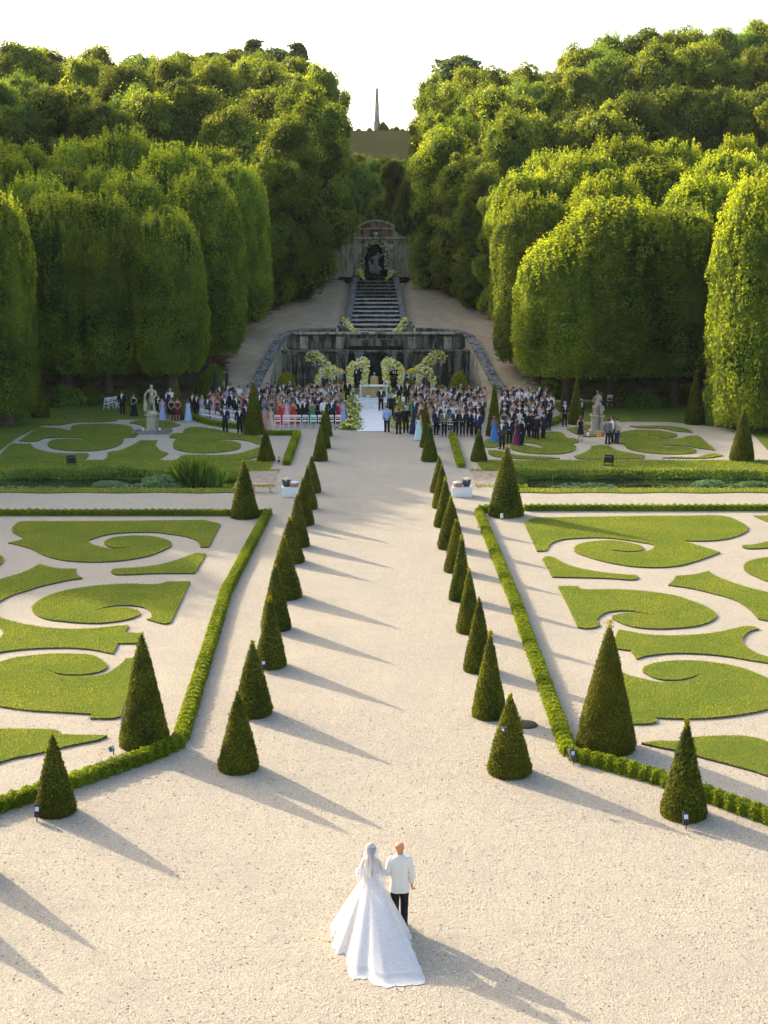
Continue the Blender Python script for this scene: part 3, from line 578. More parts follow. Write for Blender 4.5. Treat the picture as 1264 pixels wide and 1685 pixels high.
Rr_ = [(799,876,1286,1143),(775,834,1188,1044),(761,813,1111,985),(749,793,1046,938),(738,779,992,885),(729,770,945,856),(718,765,907,819),(713,752,870,789),(710,744,839,765),(707,738,813,751),(692,722,761,701),(690,716,738,677),(688,712,718,662)]
def nth(i, n): return 'nearest the camera' if i == 0 else ('farthest, beside the guests' if i == n - 1 else ORD[i] + ' counted from the camera')
for i, (a, b2, c, d) in enumerate(Lr): yew(a, b2, c, (a + b2) / 2, d, small[i % 3 if i != 0 else 0], 2.0, 0.575, 'clipped yew cone in the row left of the aisle, ' + nth(i, 13), GL)
for i, (a, b2, c, d) in enumerate(Rr_): yew(a, b2, c, (a + b2) / 2, d, small[(i + 1) % 3 if i != 0 else 0], 2.0, 0.575, 'clipped yew cone in the row right of the aisle, ' + nth(i, 13), GR)
yew(196, 282, 1241, 237, 1043, bigA, 3.2, 0.78, 'tall broad yew cone behind the corner of the left hedge')
yew(945, 1048, 1250, 1000, 1030, bigB, 3.3, 0.9, 'tall broad yew cone with a shaggy tip at the corner of the right hedge')
yew(378, 428, 856, 403, 758, farM, 3.0, 0.85, 'dark rough yew cone at the far corner of the left bed')
yew(802, 863, 854, 832, 735, farM, 3.0, 0.85, 'largest yew cone beside the right white box, a white marker at its foot')
yew(57, 127, 1350, 91, 1209, small[0], 2.0, 0.575, 'small yew cone in front of the left angled hedge, a black lamp at its foot')
yew(1085, 1163, 1357, 1128, 1190, small[2], 2.0, 0.575, 'small yew cone with a shaggy tip in front of the right angled hedge')
yew(-78, -14, 1447, -46, 1300, small[0], 2.0, 0.575, 'yew cone just outside the left edge, its shadow in view')
yew(-148, -80, 1500, -114, 1340, small[1], 2.0, 0.575, 'farther yew cone outside the left edge, its shadow tip in view')
FG = 'yew cones in the far beds'
yew(422, 454, 761, 437, 707, farM, 3.0, 0.85, 'small dark yew cone beside the low corner hedge left of the aisle', FG)
yew(773, 803, 761, 788, 707, farM, 3.0, 0.85, 'small yew cone beside the short low hedge right of the aisle', FG)
yew(400, 437, 717, 418, 628, farM, 3.0, 0.85, 'tall dark yew cone beside the white chairs, left of the guests', FG)
yew(799, 826, 719, 812, 630, farM, 3.0, 0.85, 'tall dark yew cone among the guests right of the aisle', FG)
yew(50, 84, 689, 65, 609, farM, 3.0, 0.85, 'tall dark yew cone under the trees at the far left', FG)
yew(281, 304, 692, 292, 622, farM, 3.0, 0.85, 'narrow dark yew cone behind the women by the left statue', FG)
yew(934, 960, 700, 946, 622, farM, 3.0, 0.85, 'narrow yew cone beside two suited men left of the right statue', FG)
yew(1125, 1161, 700, 1143, 611, farM, 3.0, 0.85, 'tall dark yew cone against the trees in the far right bed', FG)
yew(1199, 1242, 761, 1220, 672, farM, 3.0, 0.85, 'broad yew cone at the right end of the far right bed', FG)
# ---------------------------------------------------------------- trees
def hornbeam_mesh(seed, n=56000, H=14.5, Rm=3.6, leaf=0.20):
    r = np.random.RandomState(seed)
    def prof(t): return np.where(t < 0.1, 0.80 + t * 1.8, np.where(t < 0.62, 0.98 + 0.02 * np.sin(t * 9), np.sqrt(np.clip(1 - ((t - 0.62) / 0.385) ** 2, 0, 1)) ** 0.85))
    t = np.where(r.uniform(0, 1, n) < 0.30, 0.62 + 0.385 * np.sin(r.uniform(0, math.pi / 2, n)), r.uniform(0, 0.85, n)); a = r.uniform(0, 6.283, n)
    rad = prof(t) * Rm; P = np.stack([np.cos(a) * rad, np.sin(a) * rad, t * H], 1)
    lump = 0.38 * wnoise(P, (1.1, 1.1, 0.45), seed) + 0.20 * wnoise(P, (3.4, 3.4, 0.9), seed + 1) + 0.10 * wnoise(P, 4.5, seed + 4)
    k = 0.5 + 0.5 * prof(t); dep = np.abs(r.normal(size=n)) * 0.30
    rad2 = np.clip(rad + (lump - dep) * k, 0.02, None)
    Z = t * H + np.where(t > 0.6, (0.42 * wnoise(P, (2.6, 2.6, 0.1), seed + 2)) * (1 - prof(t) * 0.6), 0) + r.normal(size=n) * 0.1
    P = np.stack([np.cos(a) * rad2, np.sin(a) * rad2, Z], 1)
    N = np.stack([np.cos(a), np.sin(a), np.where(t > 0.62, (t - 0.62) * 3.5, 0.15)], 1)
    V, Q = leafquads(P, N, leaf, r, 0.6, 0.75, up=0.7)
    tint = np.clip(0.42 + 0.28 * (lump - dep + 0.25) + r.normal(0, 0.16, n), 0, 1)  # shade of hollows and sunlit edges of lumps put into the tint
    # upright shoots at the top
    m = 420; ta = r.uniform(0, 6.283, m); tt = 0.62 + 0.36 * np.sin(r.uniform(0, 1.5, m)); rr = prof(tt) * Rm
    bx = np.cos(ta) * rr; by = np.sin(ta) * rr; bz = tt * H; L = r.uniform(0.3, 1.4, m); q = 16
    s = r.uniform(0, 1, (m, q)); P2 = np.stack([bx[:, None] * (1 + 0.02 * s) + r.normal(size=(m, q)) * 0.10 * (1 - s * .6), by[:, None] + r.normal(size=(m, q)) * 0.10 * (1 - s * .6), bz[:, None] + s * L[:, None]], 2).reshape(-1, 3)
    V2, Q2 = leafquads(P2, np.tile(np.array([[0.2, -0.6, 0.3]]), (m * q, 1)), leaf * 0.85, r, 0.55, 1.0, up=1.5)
    cm = 14; cv = []; cf = []; pt = [0.02, 0.12, 0.35, 0.6, 0.8, 0.93, 0.985]  # inner hull added to stop light leaking through the crown
    for tt_ in pt:
        rr_ = float(prof(np.array([tt_]))[0]) * Rm * 0.80
        for i in range(cm): cv.append((rr_ * math.cos(6.283 * i / cm), rr_ * math.sin(6.283 * i / cm), tt_ * H * 0.96))
    for j in range(len(pt) - 1):
        for i in range(cm): cf.append((j * cm + i, j * cm + (i + 1) % cm, (j + 1) * cm + (i + 1) % cm, (j + 1) * cm + i))
    cv = np.array(cv); cf = np.array(cf)
    VV = np.concatenate([V, V2, cv]); QQ = np.concatenate([Q, Q2 + len(V), cf + len(V) + len(V2)])
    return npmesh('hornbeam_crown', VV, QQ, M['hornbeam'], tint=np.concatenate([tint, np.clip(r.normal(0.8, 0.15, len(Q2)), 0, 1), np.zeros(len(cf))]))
def broad_mesh(seed, mat, H=12.0, Rm=5.0, nb=60, n=62000, leaf=0.25, zlow=0.0, lobes=(0.5, 2.2), shape='round'):
    r = np.random.RandomState(seed); Cs = []; Rs = []
    for i in range(nb):
        t = (i + 0.5) / nb; z = zlow + (1 - zlow) * t
        w = math.sqrt(max(0.02, 1 - ((z - 0.42) / 0.6) ** 2)) if shape == 'round' else (1.05 - z) * 0.9
        a = i * 2.4 + r.uniform(-0.4, 0.4); q = Rm * w * r.uniform(0.3, 1.05)
        Cs.append((math.cos(a) * q, math.sin(a) * q, z * H * 0.9 + r.uniform(-0.4, 0.4))); Rs.append(r.uniform(*lobes) * (0.75 + 0.35 * w))
    Cs = np.array(Cs); Rs = np.array(Rs); w = Rs ** 2; w /= w.sum(); pick = r.choice(nb, n, p=w)
    D = r.normal(size=(n, 3)); D[:, 2] += 0.25; D /= np.linalg.norm(D, axis=1)[:, None]
    P = Cs[pick] + D * (Rs[pick] * (1 + 0.06 - np.abs(r.normal(size=n)) * 0.08 + r.exponential(0.13, n) * (D[:, 2] > -.2)) * (1 + 0.24 * wnoise(Cs[pick] + D * Rs[pick][:, None], 2.8, seed)))[:, None] * np.array([1, 1, 0.72])
    # keep the outer ones
    dist = np.min(np.linalg.norm((P[:, None, :] - Cs[None]) / (Rs[None, :, None]), axis=2), axis=1) if n * nb < 9e6 else np.ones(n)
    keep = dist > 0.72; P = P[keep]; D = D[keep]; pick = pick[keep]; n = len(P)
    V, Q = leafquads(P, D, leaf, r, 0.65, 0.7)
    tint = np.clip(0.45 + 0.27 * wnoise(Cs, 0.8, seed + 2)[pick] + r.normal(0, 0.18, n), 0, 1)
    VV, QQ, TT = [V], [Q], [tint]; off = len(V)
    ico = bmesh.new(); bmesh.ops.create_icosphere(ico, subdivisions=1, radius=1.0); iv = np.array([v.co[:] for v in ico.verts]); fi = np.array([[v.index for v in f.verts] + [f.verts[2].index] for f in ico.faces]); ico.free()
    me_tri = []
    for c, rr in zip(Cs, Rs):
        VV.append(iv * rr * 0.72 + c); me_tri.append(fi[:, :3] + off); off += len(iv)  # inner sphere added per lobe to stop light leaking through
    # quads and tris separately: triangulate leaves into pairs is wasteful, so build with a degenerate-free second mesh layer
    V_all = np.concatenate(VV); tri = np.concatenate(me_tri)
    # tri -> quad by splitting each triangle at its centroid edges (3 quads) keeps a single face size
    a, b2, c = V_all[tri[:, 0]], V_all[tri[:, 1]], V_all[tri[:, 2]]; cen = (a + b2 + c) / 3
    ab, bc, ca = (a + b2) / 2, (b2 + c) / 2, (c + a) / 2; base = len(V_all); m = len(tri)
    V_all = np.concatenate([V_all, cen, ab, bc, ca]); ic = base + np.arange(m); iab, ibc, ica = ic + m, ic + 2 * m, ic + 3 * m
    q = np.concatenate([np.stack([tri[:, 0], iab, ic, ica], 1), np.stack([tri[:, 1], ibc, ic, iab], 1), np.stack([tri[:, 2], ica, ic, ibc], 1)])
    return npmesh('crown', V_all, np.concatenate([Q, q]), mat, tint=np.concatenate([tint, np.zeros(len(q))]))
def trunk_mesh(h, r0, seed, limbs=4):
    rr = random.Random(seed); b = MB(); n = 8; p = Vector((0, 0, -0.6)); k = 5; rings = []
    for i in range(k + 1):
        t = i / k; c = Vector((0.12 * math.sin(t * 3 + seed) * h / 6, 0.1 * math.cos(t * 2.6 + seed), -0.6 + t * (h + 0.6))); rad = r0 * (1.25 - 0.75 * t) * (1.25 if i == 0 else 1)
        rings.append([(c.x + rad * math.cos(6.283 * j / n), c.y + rad * math.sin(6.283 * j / n), c.z) for j in range(n)])
    b.rings(rings)
    for i in range(limbs):
        a = rr.uniform(0, 6.28); z = h * rr.uniform(0.55, 0.9); b.tube((0, 0, z), (math.cos(a) * h * 0.32, math.sin(a) * h * 0.32, z + h * 0.35), r0 * 0.35, r0 * 0.12, 6)
    return b.mesh('trunk', M['bark'], smooth=True)
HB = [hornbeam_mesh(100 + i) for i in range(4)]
BR = [broad_mesh(200, M['broad']), broad_mesh(201, M['broad'], nb=80, lobes=(0.5, 1.6)), broad_mesh(202, M['broad'], nb=52, lobes=(0.8, 2.1)), broad_mesh(203, M['ivy'])]
BT = [broad_mesh(210, M['hornbeam'], H=18, Rm=4.2, nb=60, n=62000, leaf=0.24, lobes=(0.8, 1.9)), broad_mesh(211, M['hornbeam'], H=18, Rm=4.4, nb=64, n=62000, leaf=0.24, lobes=(0.7, 1.7))]
PN = [broad_mesh(220, M['pine'], H=12, Rm=3.4, nb=26, n=9000, leaf=0.5, lobes=(0.7, 1.5), zlow=0.15), broad_mesh(221, M['pine'], H=13, Rm=3.0, nb=30, n=9000, leaf=0.5, lobes=(0.6, 1.3), shape='cone', zlow=0.1)]
TK = [trunk_mesh(5.0, 0.24, 1), trunk_mesh(5.0, 0.3, 2)]
TREES = []
def tree(kind, x, y, top, width, label, group, clear=2.2, base=None, tk=0):
    """x, y ground position; top = height of the crown top in metres above level 0; width in metres"""
    zb = hz(x, y) - 0.1 if base is None else base
    me, mh, mr, nm, cat = kind
    o = empty(nm, (x, y, zb)); tag(o, label, 'tree', group)
    lim = {'broadleaf_tree': 12.5, 'pine_tree': 11.0, 'lime_tree': 23.0}.get(nm, 16.5) * max(1.0, width / 11.0)
    clear = max(clear, top - zb - lim); ht = top - zb - clear; c = link('crown', me, o); c.location = (0, 0, clear); c.scale = (width / 2 / mr, width / 2 / mr, ht / mh); c.rotation_euler = (0, 0, R.uniform(0, 6.28))
    t = link('trunk', TK[tk], o); k = (clear + ht * 0.45) / 5.0; t.scale = (1.0 + 0.04 * ht, 1.0 + 0.04 * ht, k)
    return o
def hb(i): return (HB[i % 4], 14.5, 3.6, 'hornbeam_tree', 'tree')
def br(i): return (BR[i % 4], 11.6, 5.6, 'broadleaf_tree', 'tree')
def bt(i): return (BT[i % 2], 17.4, 4.9, 'lime_tree', 'tree')
def pn(i): return (PN[i % 2], 12.0, 3.6, 'pine_tree', 'tree')
def px_tree(kind, xc, ytop, Y, wpx, label, group, clear=2.2, **k):
    X, z = at_depth(xc, ytop, Y); w = wpx * Y / FPX; tree(kind, X, Y, z, w, label, group, clear, **k)
LB = 'clipped hornbeams of the left grove'; RB = 'clipped hornbeams of the right grove'
k = 0
# left grove, front row beside the far bed, then rows behind
rowsL = [
 (112.0, [(-60, 300, 150), (30, 345, 120), (96, 325, 125), (165, 332, 130), (272, 356, 118), (335, 420, 60)][:5], 'front row'),
 (121.0, [(-60, 270, 150), (60, 300, 130), (215, 300, 130), (330, 296, 130)], 'second row'),
 (131.0, [(0, 262, 130), (100, 285, 120), (175, 285, 115), (290, 252, 150), (388, 280, 105)], 'third row'),
 (142.0, [(30, 245, 130), (130, 240, 120), (200, 225, 120), (262, 245, 100), (345, 252, 130), (415, 330, 60)], 'fourth row')]
for Y, lst, nm in rowsL:
    for j, (x, yt, w) in enumerate(lst):
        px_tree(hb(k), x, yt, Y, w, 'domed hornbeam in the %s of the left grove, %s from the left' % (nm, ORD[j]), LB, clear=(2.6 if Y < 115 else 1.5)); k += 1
px_tree(hb(1), -8, 335, 98.0, 118, 'nearest hornbeam at the left edge of the photo', LB, clear=1.2)
# right grove
rowsR = [
 (110.0, [(935, 395, 160), (1010, 338, 200), (1120, 352, 150)], 'front row'),
 (120.0, [(880, 330, 130), (1000, 300, 150), (1160, 300, 150)], 'second row'),
 (131.0, [(868, 290, 118), (960, 262, 150), (1080, 275, 160), (1200, 262, 150)], 'third row'),
 (143.0, [(910, 258, 120), (1020, 238, 150), (1110, 245, 130), (1215, 235, 90), (1290, 255, 130)], 'fourth row')]
for Y, lst, nm in rowsR:
    for j, (x, yt, w) in enumerate(lst):
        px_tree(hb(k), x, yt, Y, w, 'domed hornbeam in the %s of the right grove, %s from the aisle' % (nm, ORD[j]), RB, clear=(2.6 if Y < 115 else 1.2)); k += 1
px_tree(hb(0), 1262, 300, 96.0, 160, 'sunlit hornbeam filling the right edge of the photo', RB, clear=0.6)
px_tree(hb(3), 1330, 280, 104.0, 150, 'hornbeam just behind the sunlit one at the right edge', RB, clear=0.8)
# tall avenue trees on both sides of the cascade
AVL = 'tall trees walling the left of the cascade'; AVR = 'tall trees walling the right of the cascade'
for j, (x, yt, Y, w) in enumerate([(398, 285, 138, 90), (440, 240, 146, 110), (478, 190, 152, 120), (500, 135, 162, 150), (515, 190, 175, 110), (505, 120, 192, 125), (530, 105, 215, 92), (545, 125, 235, 66)]):
    px_tree(bt(j), x, yt, Y, w, 'tall leafy tree walling the left of the cascade, %s from the front' % ORD[j], AVL, clear=0.8)
for j, (x, yt, Y, w) in enumerate([(820, 300, 140, 70), (792, 270, 146, 96), (770, 235, 152, 120), (735, 212, 160, 120), (745, 170, 176, 120), (735, 140, 195, 110), (722, 125, 215, 92), (708, 124, 238, 70)]):
    px_tree(bt(j + 1), x, yt, Y, w, 'tall leafy tree walling the right of the cascade, %s from the front' % ORD[j], AVR, clear=0.8)
# wood on the hillside
WD = 'trees of the hillside wood'
wl_ = [(20, 175, 165), (90, 150, 168), (165, 175, 160), (235, 150, 170), (310, 130, 172), (375, 175, 165), (440, 150, 175), (-20, 120, 190), (50, 130, 200), (130, 105, 205), (200, 120, 195), (270, 100, 205), (345, 100, 210), (410, 95, 215), (460, 110, 205), (10, 75, 230), (75, 85, 235), (150, 85, 240), (225, 95, 235), (300, 92, 240), (370, 85, 250), (440, 92, 245), (485, 105, 235)]
wr_ = [(850, 190, 160), (900, 215, 162), (960, 185, 160), (1040, 150, 165), (1120, 150, 168), (1200, 140, 165), (1275, 150, 160), (810, 150, 185), (870, 135, 195), (930, 120, 195), (1000, 95, 200), (1080, 85, 195), (1160, 75, 198), (1240, 80, 200), (800, 115, 225), (860, 115, 235), (950, 80, 230), (1010, 60, 240), (1070, 50, 235), (1130, 50, 240), (1190, 45, 235), (1250, 40, 240), (770, 118, 228)]
rk = lambda Y: 0 if Y < 180 else (1 if Y < 222 else 2)
wl_ += [(x + R.uniform(14, 34), y + R.uniform(4, 22), Y + R.uniform(-4, 4)) for x, y, Y in wl_ if x < 440 and 120 < y + 50]
wr_ += [(x + R.uniform(14, 34), y + R.uniform(4, 22), Y + R.uniform(-4, 4)) for x, y, Y in wr_ if x < 1260]
for side, lst in (('left', wl_), ('right', wr_)):
    for j, (x, yt, Y) in enumerate(lst):
        w = R.uniform(7.5, 13.5) * FPX / Y
        px_tree(br(R.choice([0, 1, 2, 0, 1, 2, 3])), x + R.uniform(-8, 8), yt + R.uniform(-6, 6), Y, w, 'broadleaf tree, %s rank of the %s hillside wood, %s from left' % ('front' if Y < 180 else ('middle' if Y < 222 else 'skyline'), side, ORD[sum(1 for q in lst if q[0] < x and rk(q[2]) == rk(Y))]), 'trees of the hillside wood on the ' + side, clear=0.5, tk=1)
for j, (x, yt, Y) in enumerate([(392, 76, 262), (415, 70, 268), (455, 74, 270), (492, 76, 262), (350, 80, 268)]):
    px_tree(pn(j), x, yt, Y, 78, 'dark pine on the skyline left of the obelisk, %s from the left' % ORD[[1, 2, 3, 4, 0][j]], 'pines on the left skyline', clear=1.5, tk=1)
px_tree(pn(0), 762, 86, 262, 90, 'dark pine on the skyline right of the obelisk', None, clear=1.5, tk=1)
# trees in the gap behind the niche
for j, (x, yt, Y, w) in enumerate([(598, 275, 205, 62), (575, 300, 195, 40), (645, 265, 235, 60), (612, 262, 245, 50), (668, 300, 190, 40), (575, 262, 250, 50), (660, 262, 250, 50), (620, 330, 185, 50), (655, 345, 178, 34), (582, 350, 180, 34), (590, 256, 262, 46), (630, 258, 262, 46)]):
    px_tree(br((3, 0, 1)[j % 3]), x, yt, Y, w, 'small tree behind the niche wall below the obelisk field, %s' % ['pointed, centre left', 'at the left end, nearer', 'right of centre', 'in the centre, higher', 'at the right end, nearer', 'at the left, topmost rank', 'at the right, topmost rank', 'just over the pediment', 'low beside the right wing', 'low beside the left wing', 'centre left, on the field edge', 'centre right, on the field edge'][j], 'trees in the gap behind the niche wall', clear=0.3, tk=1)
# off-frame wood on the left: it throws the long shade on the left bed
OG = 'trees outside the left edge of the photo'
for j, (x, y, h) in enumerate([(-36, 104, 18.5), (-33, 98, 17.5), (-39, 94, 17.5), (-45, 87, 18), (-42, 96, 20), (-44, 88, 20), (-52, 90, 21), (-36, 112, 20), (-45, 106, 21), (-54, 100, 22), (-47, 116, 24), (-58, 112, 26), (-50, 128, 29), (-60, 124, 30), (-48, 140, 33), (-58, 138, 34), (-54, 150, 36), (-64, 148, 38), (-72, 138, 36), (-64, 153, 42), (-59, 159, 42), (-55, 164, 42), (-54, 170, 43), (-62, 166, 43), (-67, 160, 42), (-57, 178, 45), (-70, 170, 44)]):
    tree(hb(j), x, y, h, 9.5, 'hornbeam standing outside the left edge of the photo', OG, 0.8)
for j, (x, y, h) in enumerate([(36, 98, 17), (40, 108, 18), (46, 118, 20), (36, 118, 20), (50, 104, 19), (42, 130, 24)]):
    tree(hb(j), x, y, h, 9.5, 'hornbeam standing outside the right edge of the photo', 'trees outside the right edge of the photo', 0.8)
# hedge-like undergrowth
def shrub_mesh(seed, mat, n=2600, leaf=0.13):
    r = np.random.RandomState(seed); D = r.normal(size=(n, 3)); D[:, 2] = np.abs(D[:, 2]); D /= np.linalg.norm(D, axis=1)[:, None]
    P = D * (1 + 0.1 * wnoise(D, 4, seed) - np.abs(r.normal(size=n)) * 0.12)[:, None]; V, Q = leafquads(P, D, leaf, r, 0.6, 0.7)
    b = MB(); b.ball((0, 0, 0), 0.85, 10, 6); cv = np.array(b.v); f4 = np.array([f for f in b.f if len(f) == 4])
    return npmesh('shrub_foliage', np.concatenate([V, cv]), np.concatenate([Q, f4 + len(V)]), mat, tint=np.concatenate([np.clip(r.normal(0.5, 0.22, n), 0, 1), np.zeros(len(f4))]))
SH = shrub_mesh(1, M['ivy']); SHY = shrub_mesh(2, M['yellowbush']); SHG = shrub_mesh(3, M['broad'])
def shrub(me, xpx, ypx, rad, h, label, group=None, z=0.0):
    X, Y = at_ground(xpx, ypx, z); o = link('shrub', me); o.location = (X, Y, z); o.scale = (rad, rad, h); o.rotation_euler = (0, 0, R.uniform(0, 6)); tag(o, label, 'shrub', group)
for j, (x, y, r_, h) in enumerate([(110, 668, 1.6, 1.6), (150, 665, 1.5, 1.3), (200, 662, 1.6, 1.0), (28, 668, 1.8, 2.0), (5, 690, 1.5, 2.0), (340, 655, 1.3, 2.0), (350, 648, 1.3, 2.4)]):
    shrub(SHG if j % 2 else SH, x, y, r_, h, 'low shrub at the foot of the left grove, %s from the left edge' % ORD[[1, 3, 4, 2, 0, 5, 6].index(0) if False else sum(1 for q in (110, 150, 200, 28, 5, 340, 350) if q < x)], 'shrubs at the foot of the left grove')
for j, (x, y, r_, h) in enumerate([(1020, 664, 1.8, 1.3), (1060, 668, 1.8, 1.2), (1100, 664, 1.7, 1.2), (1180, 672, 1.8, 1.6), (1210, 672, 2.0, 2.4), (1250, 692, 2.0, 3.0), (905, 655, 1.3, 1.5), (1130, 660, 1.6, 1.3)]):
    shrub(SH if j % 2 else SHG, x, y, r_, h, 'low shrub at the foot of the right grove, %s from the aisle' % ORD[sum(1 for q in (1020, 1060, 1100, 1180, 1210, 1250, 905, 1130) if q < x)], 'shrubs at the foot of the right grove')
# ---------------------------------------------------------------- fountain basin walls, cascade, niche wall, obelisk
def block(P8, mat, name, parent):
    return MB().hexa(P8).build(name, mat, parent)
def side_wall(sg):
    o = empty('basin_side_wall', (sg * 9.5, 118, 0)); inv = Vector((-sg * 9.5, -118, 0))
    side = 'left' if sg < 0 else 'right'
    tag(o, 'curved stone wall with pale coping holding the ramp on the %s of the basin' % side, 'wall')
    path = [(9.9, 115.6, 0.62), (9.7, 117.6, 1.05), (9.5, 119.6, 1.6), (9.25, 121.6, 2.15), (9.0, 123.6, 2.75), (8.75, 125.4, 3.25), (8.5, 127.0, 3.75), (8.15, 128.4, 4.15), (7.5, 129.5, 4.38), (6.6, 130.2, 4.5), (5.2, 130.6, 4.55), (3.7, 130.8, 4.58)]
    path = [(sg * x, y, z) for x, y, z in path]; w = 0.62; nrm = []
    for i in range(len(path)):
        a = Vector(path[max(0, i - 1)][:2]); b_ = Vector(path[min(len(path) - 1, i + 1)][:2]); d = (b_ - a).normalized(); nrm.append(Vector((-d.y, d.x)) * (1 if sg < 0 else -1))   # outward
    for i in range(len(path) - 1):
        (xa, ya, za), (xb, yb, zb) = path[i], path[i + 1]; na, nb_ = nrm[i], nrm[i + 1]
        a0 = Vector((xa, ya)); b0 = Vector((xb, yb)); da = (b0 - a0).normalized() * 0.012
        nc = max(1, int(round(min(za, zb) / 0.55))) if i < 7 else 1
        lo = 0.0 if i < 7 else max(0, za - 1.1)
        for c in range(nc):
            def zz(zt, c=c): return lo + (zt - 0.0 - lo) * c / nc, lo + (zt - lo) * (c + 1) / nc - 0.012
            pr = R.uniform(-0.015, 0.015); i0a, i1a = zz(za); i0b, i1b = zz(zb)
            A = a0 - na * pr + da; B = b0 - nb_ * pr - da; A2 = a0 + na * w; B2 = b0 + nb_ * w
            P = [(A.x, A.y, i0a), (B.x, B.y, i0b), (B2.x, B2.y, i0b), (A2.x, A2.y, i0a), (A.x, A.y, i1a), (B.x, B.y, i1b), (B2.x, B2.y, i1b), (A2.x, A2.y, i1a)]
            P = [tuple(Vector(p) + inv) for p in P]
            if sg > 0: P = [P[1], P[0], P[3], P[2], P[5], P[4], P[7], P[6]]
            block(P, M['stone_wall'] if i < 7 else M['stone_wet'], 'stone_block', o)
        A = a0 - na * 0.12 + da; B = b0 - nb_ * 0.12 - da; A2 = a0 + na * (w + 0.12); B2 = b0 + nb_ * (w + 0.12); t = 0.16
        P = [(A.x, A.y, za), (B.x, B.y, zb), (B2.x, B2.y, zb), (A2.x, A2.y, za), (A.x, A.y, za + t), (B.x, B.y, zb + t), (B2.x, B2.y, zb + t), (A2.x, A2.y, za + t)]
        P = [tuple(Vector(p) + inv) for p in P]
        if sg > 0: P = [P[1], P[0], P[3], P[2], P[5], P[4], P[7], P[6]]
        block(P, M['stone_cop'], 'coping_stone', o)
side_wall(-1); side_wall(1)
def back_wall():
    o = empty('cascade_wall', (0, 127, 0)); tag(o, 'dark stained stone wall in two tiers with pilasters behind the flower arches', 'wall')
    def bx(nm, c, d, mat, bevel=0.0): return MB().box((c[0], c[1] - 127, c[2]), d).build(nm, mat, o, bevel=bevel)
    # lower tier of blocks
    rows = 4; hs = 0.62
    for r_ in range(rows):
        x = -8.7; off = 0.5 if r_ % 2 else 0
        while x < 8.7:
            L = R.uniform(1.1, 1.7) - off; off = 0; x1 = min(8.7, x + L)
            bx('stone_block', ((x + x1) / 2, 127.3 + R.uniform(-0.02, 0.02), 0.25 + (r_ + 0.5) * hs), (x1 - x - 0.02, 0.6, hs - 0.02), M['stone_wet']); x = x1
    bx('mortar_core', (0, 127.45, 1.5), (17.3, 0.5, 2.6), M['mortar'])
    for px in (-7.6, -5.2, -2.9, -1.5, 1.5, 2.9, 5.2, 7.6):
        bx('pilaster', (px, 126.87, 1.45), (0.75, 0.26, 2.4), M['stone_wet'], 0.03); bx('pilaster_cap', (px, 126.86, 2.72), (0.95, 0.36, 0.14), M['stone_cop'])
    bx('ledge', (0, 127.3, 2.89), (17.3, 1.2, 0.2), M['stone_wet'], 0.03)
    bx('ledge_floor', (0, 128.4, 2.83), (16.6, 1.6, 0.12), M['stone_dark'])
    x = -7.6
    for r_ in range(2):
        x = -7.9 + 0.3 * r_
        while x < 7.7:
            x1 = min(7.9, x + R.uniform(1.2, 1.8)); bx('stone_block', ((x + x1) / 2, 129.35 + R.uniform(-.02, .02), 3.25 + r_ * 0.62), (x1 - x - 0.02, 0.5, 0.6), M['stone_wet']); x = x1
    for px in (-6.6, -3.3, 3.3, 6.6): bx('pilaster', (px, 129.0, 3.5), (0.7, 0.22, 1.1), M['stone_wall'])
    for xx in range(-4, 4): bx('cornice_stone', (xx * 1.9 + 0.95, 129.2, 4.26 + 0.1), (1.87, 0.9, 0.2), M['stone_wall'], 0.02)
    bx('mortar_core', (0, 129.75, 3.4), (16.2, 0.5, 2.0), M['mortar']); bx('mortar_core', (0, 130.3, 3.7), (14.5, .9, 1.3), M['mortar'])
    # stepped centre where the cascade falls
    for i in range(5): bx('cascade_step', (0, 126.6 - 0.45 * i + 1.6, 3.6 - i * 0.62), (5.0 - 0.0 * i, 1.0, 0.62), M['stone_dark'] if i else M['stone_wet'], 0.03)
back_wall()
def basin_kerb():
    o = empty('pool_kerb', (0, 118.6, 0)); tag(o, 'low stone kerb edging the dark pool behind the flower arches', 'kerb')
    for i in range(12): MB().box((-8.25 + i * 1.5, 0, 0.22), (1.47, 0.4, 0.44)).build('kerb_stone', M['stone_cop'], o, bevel=0.02)
basin_kerb()
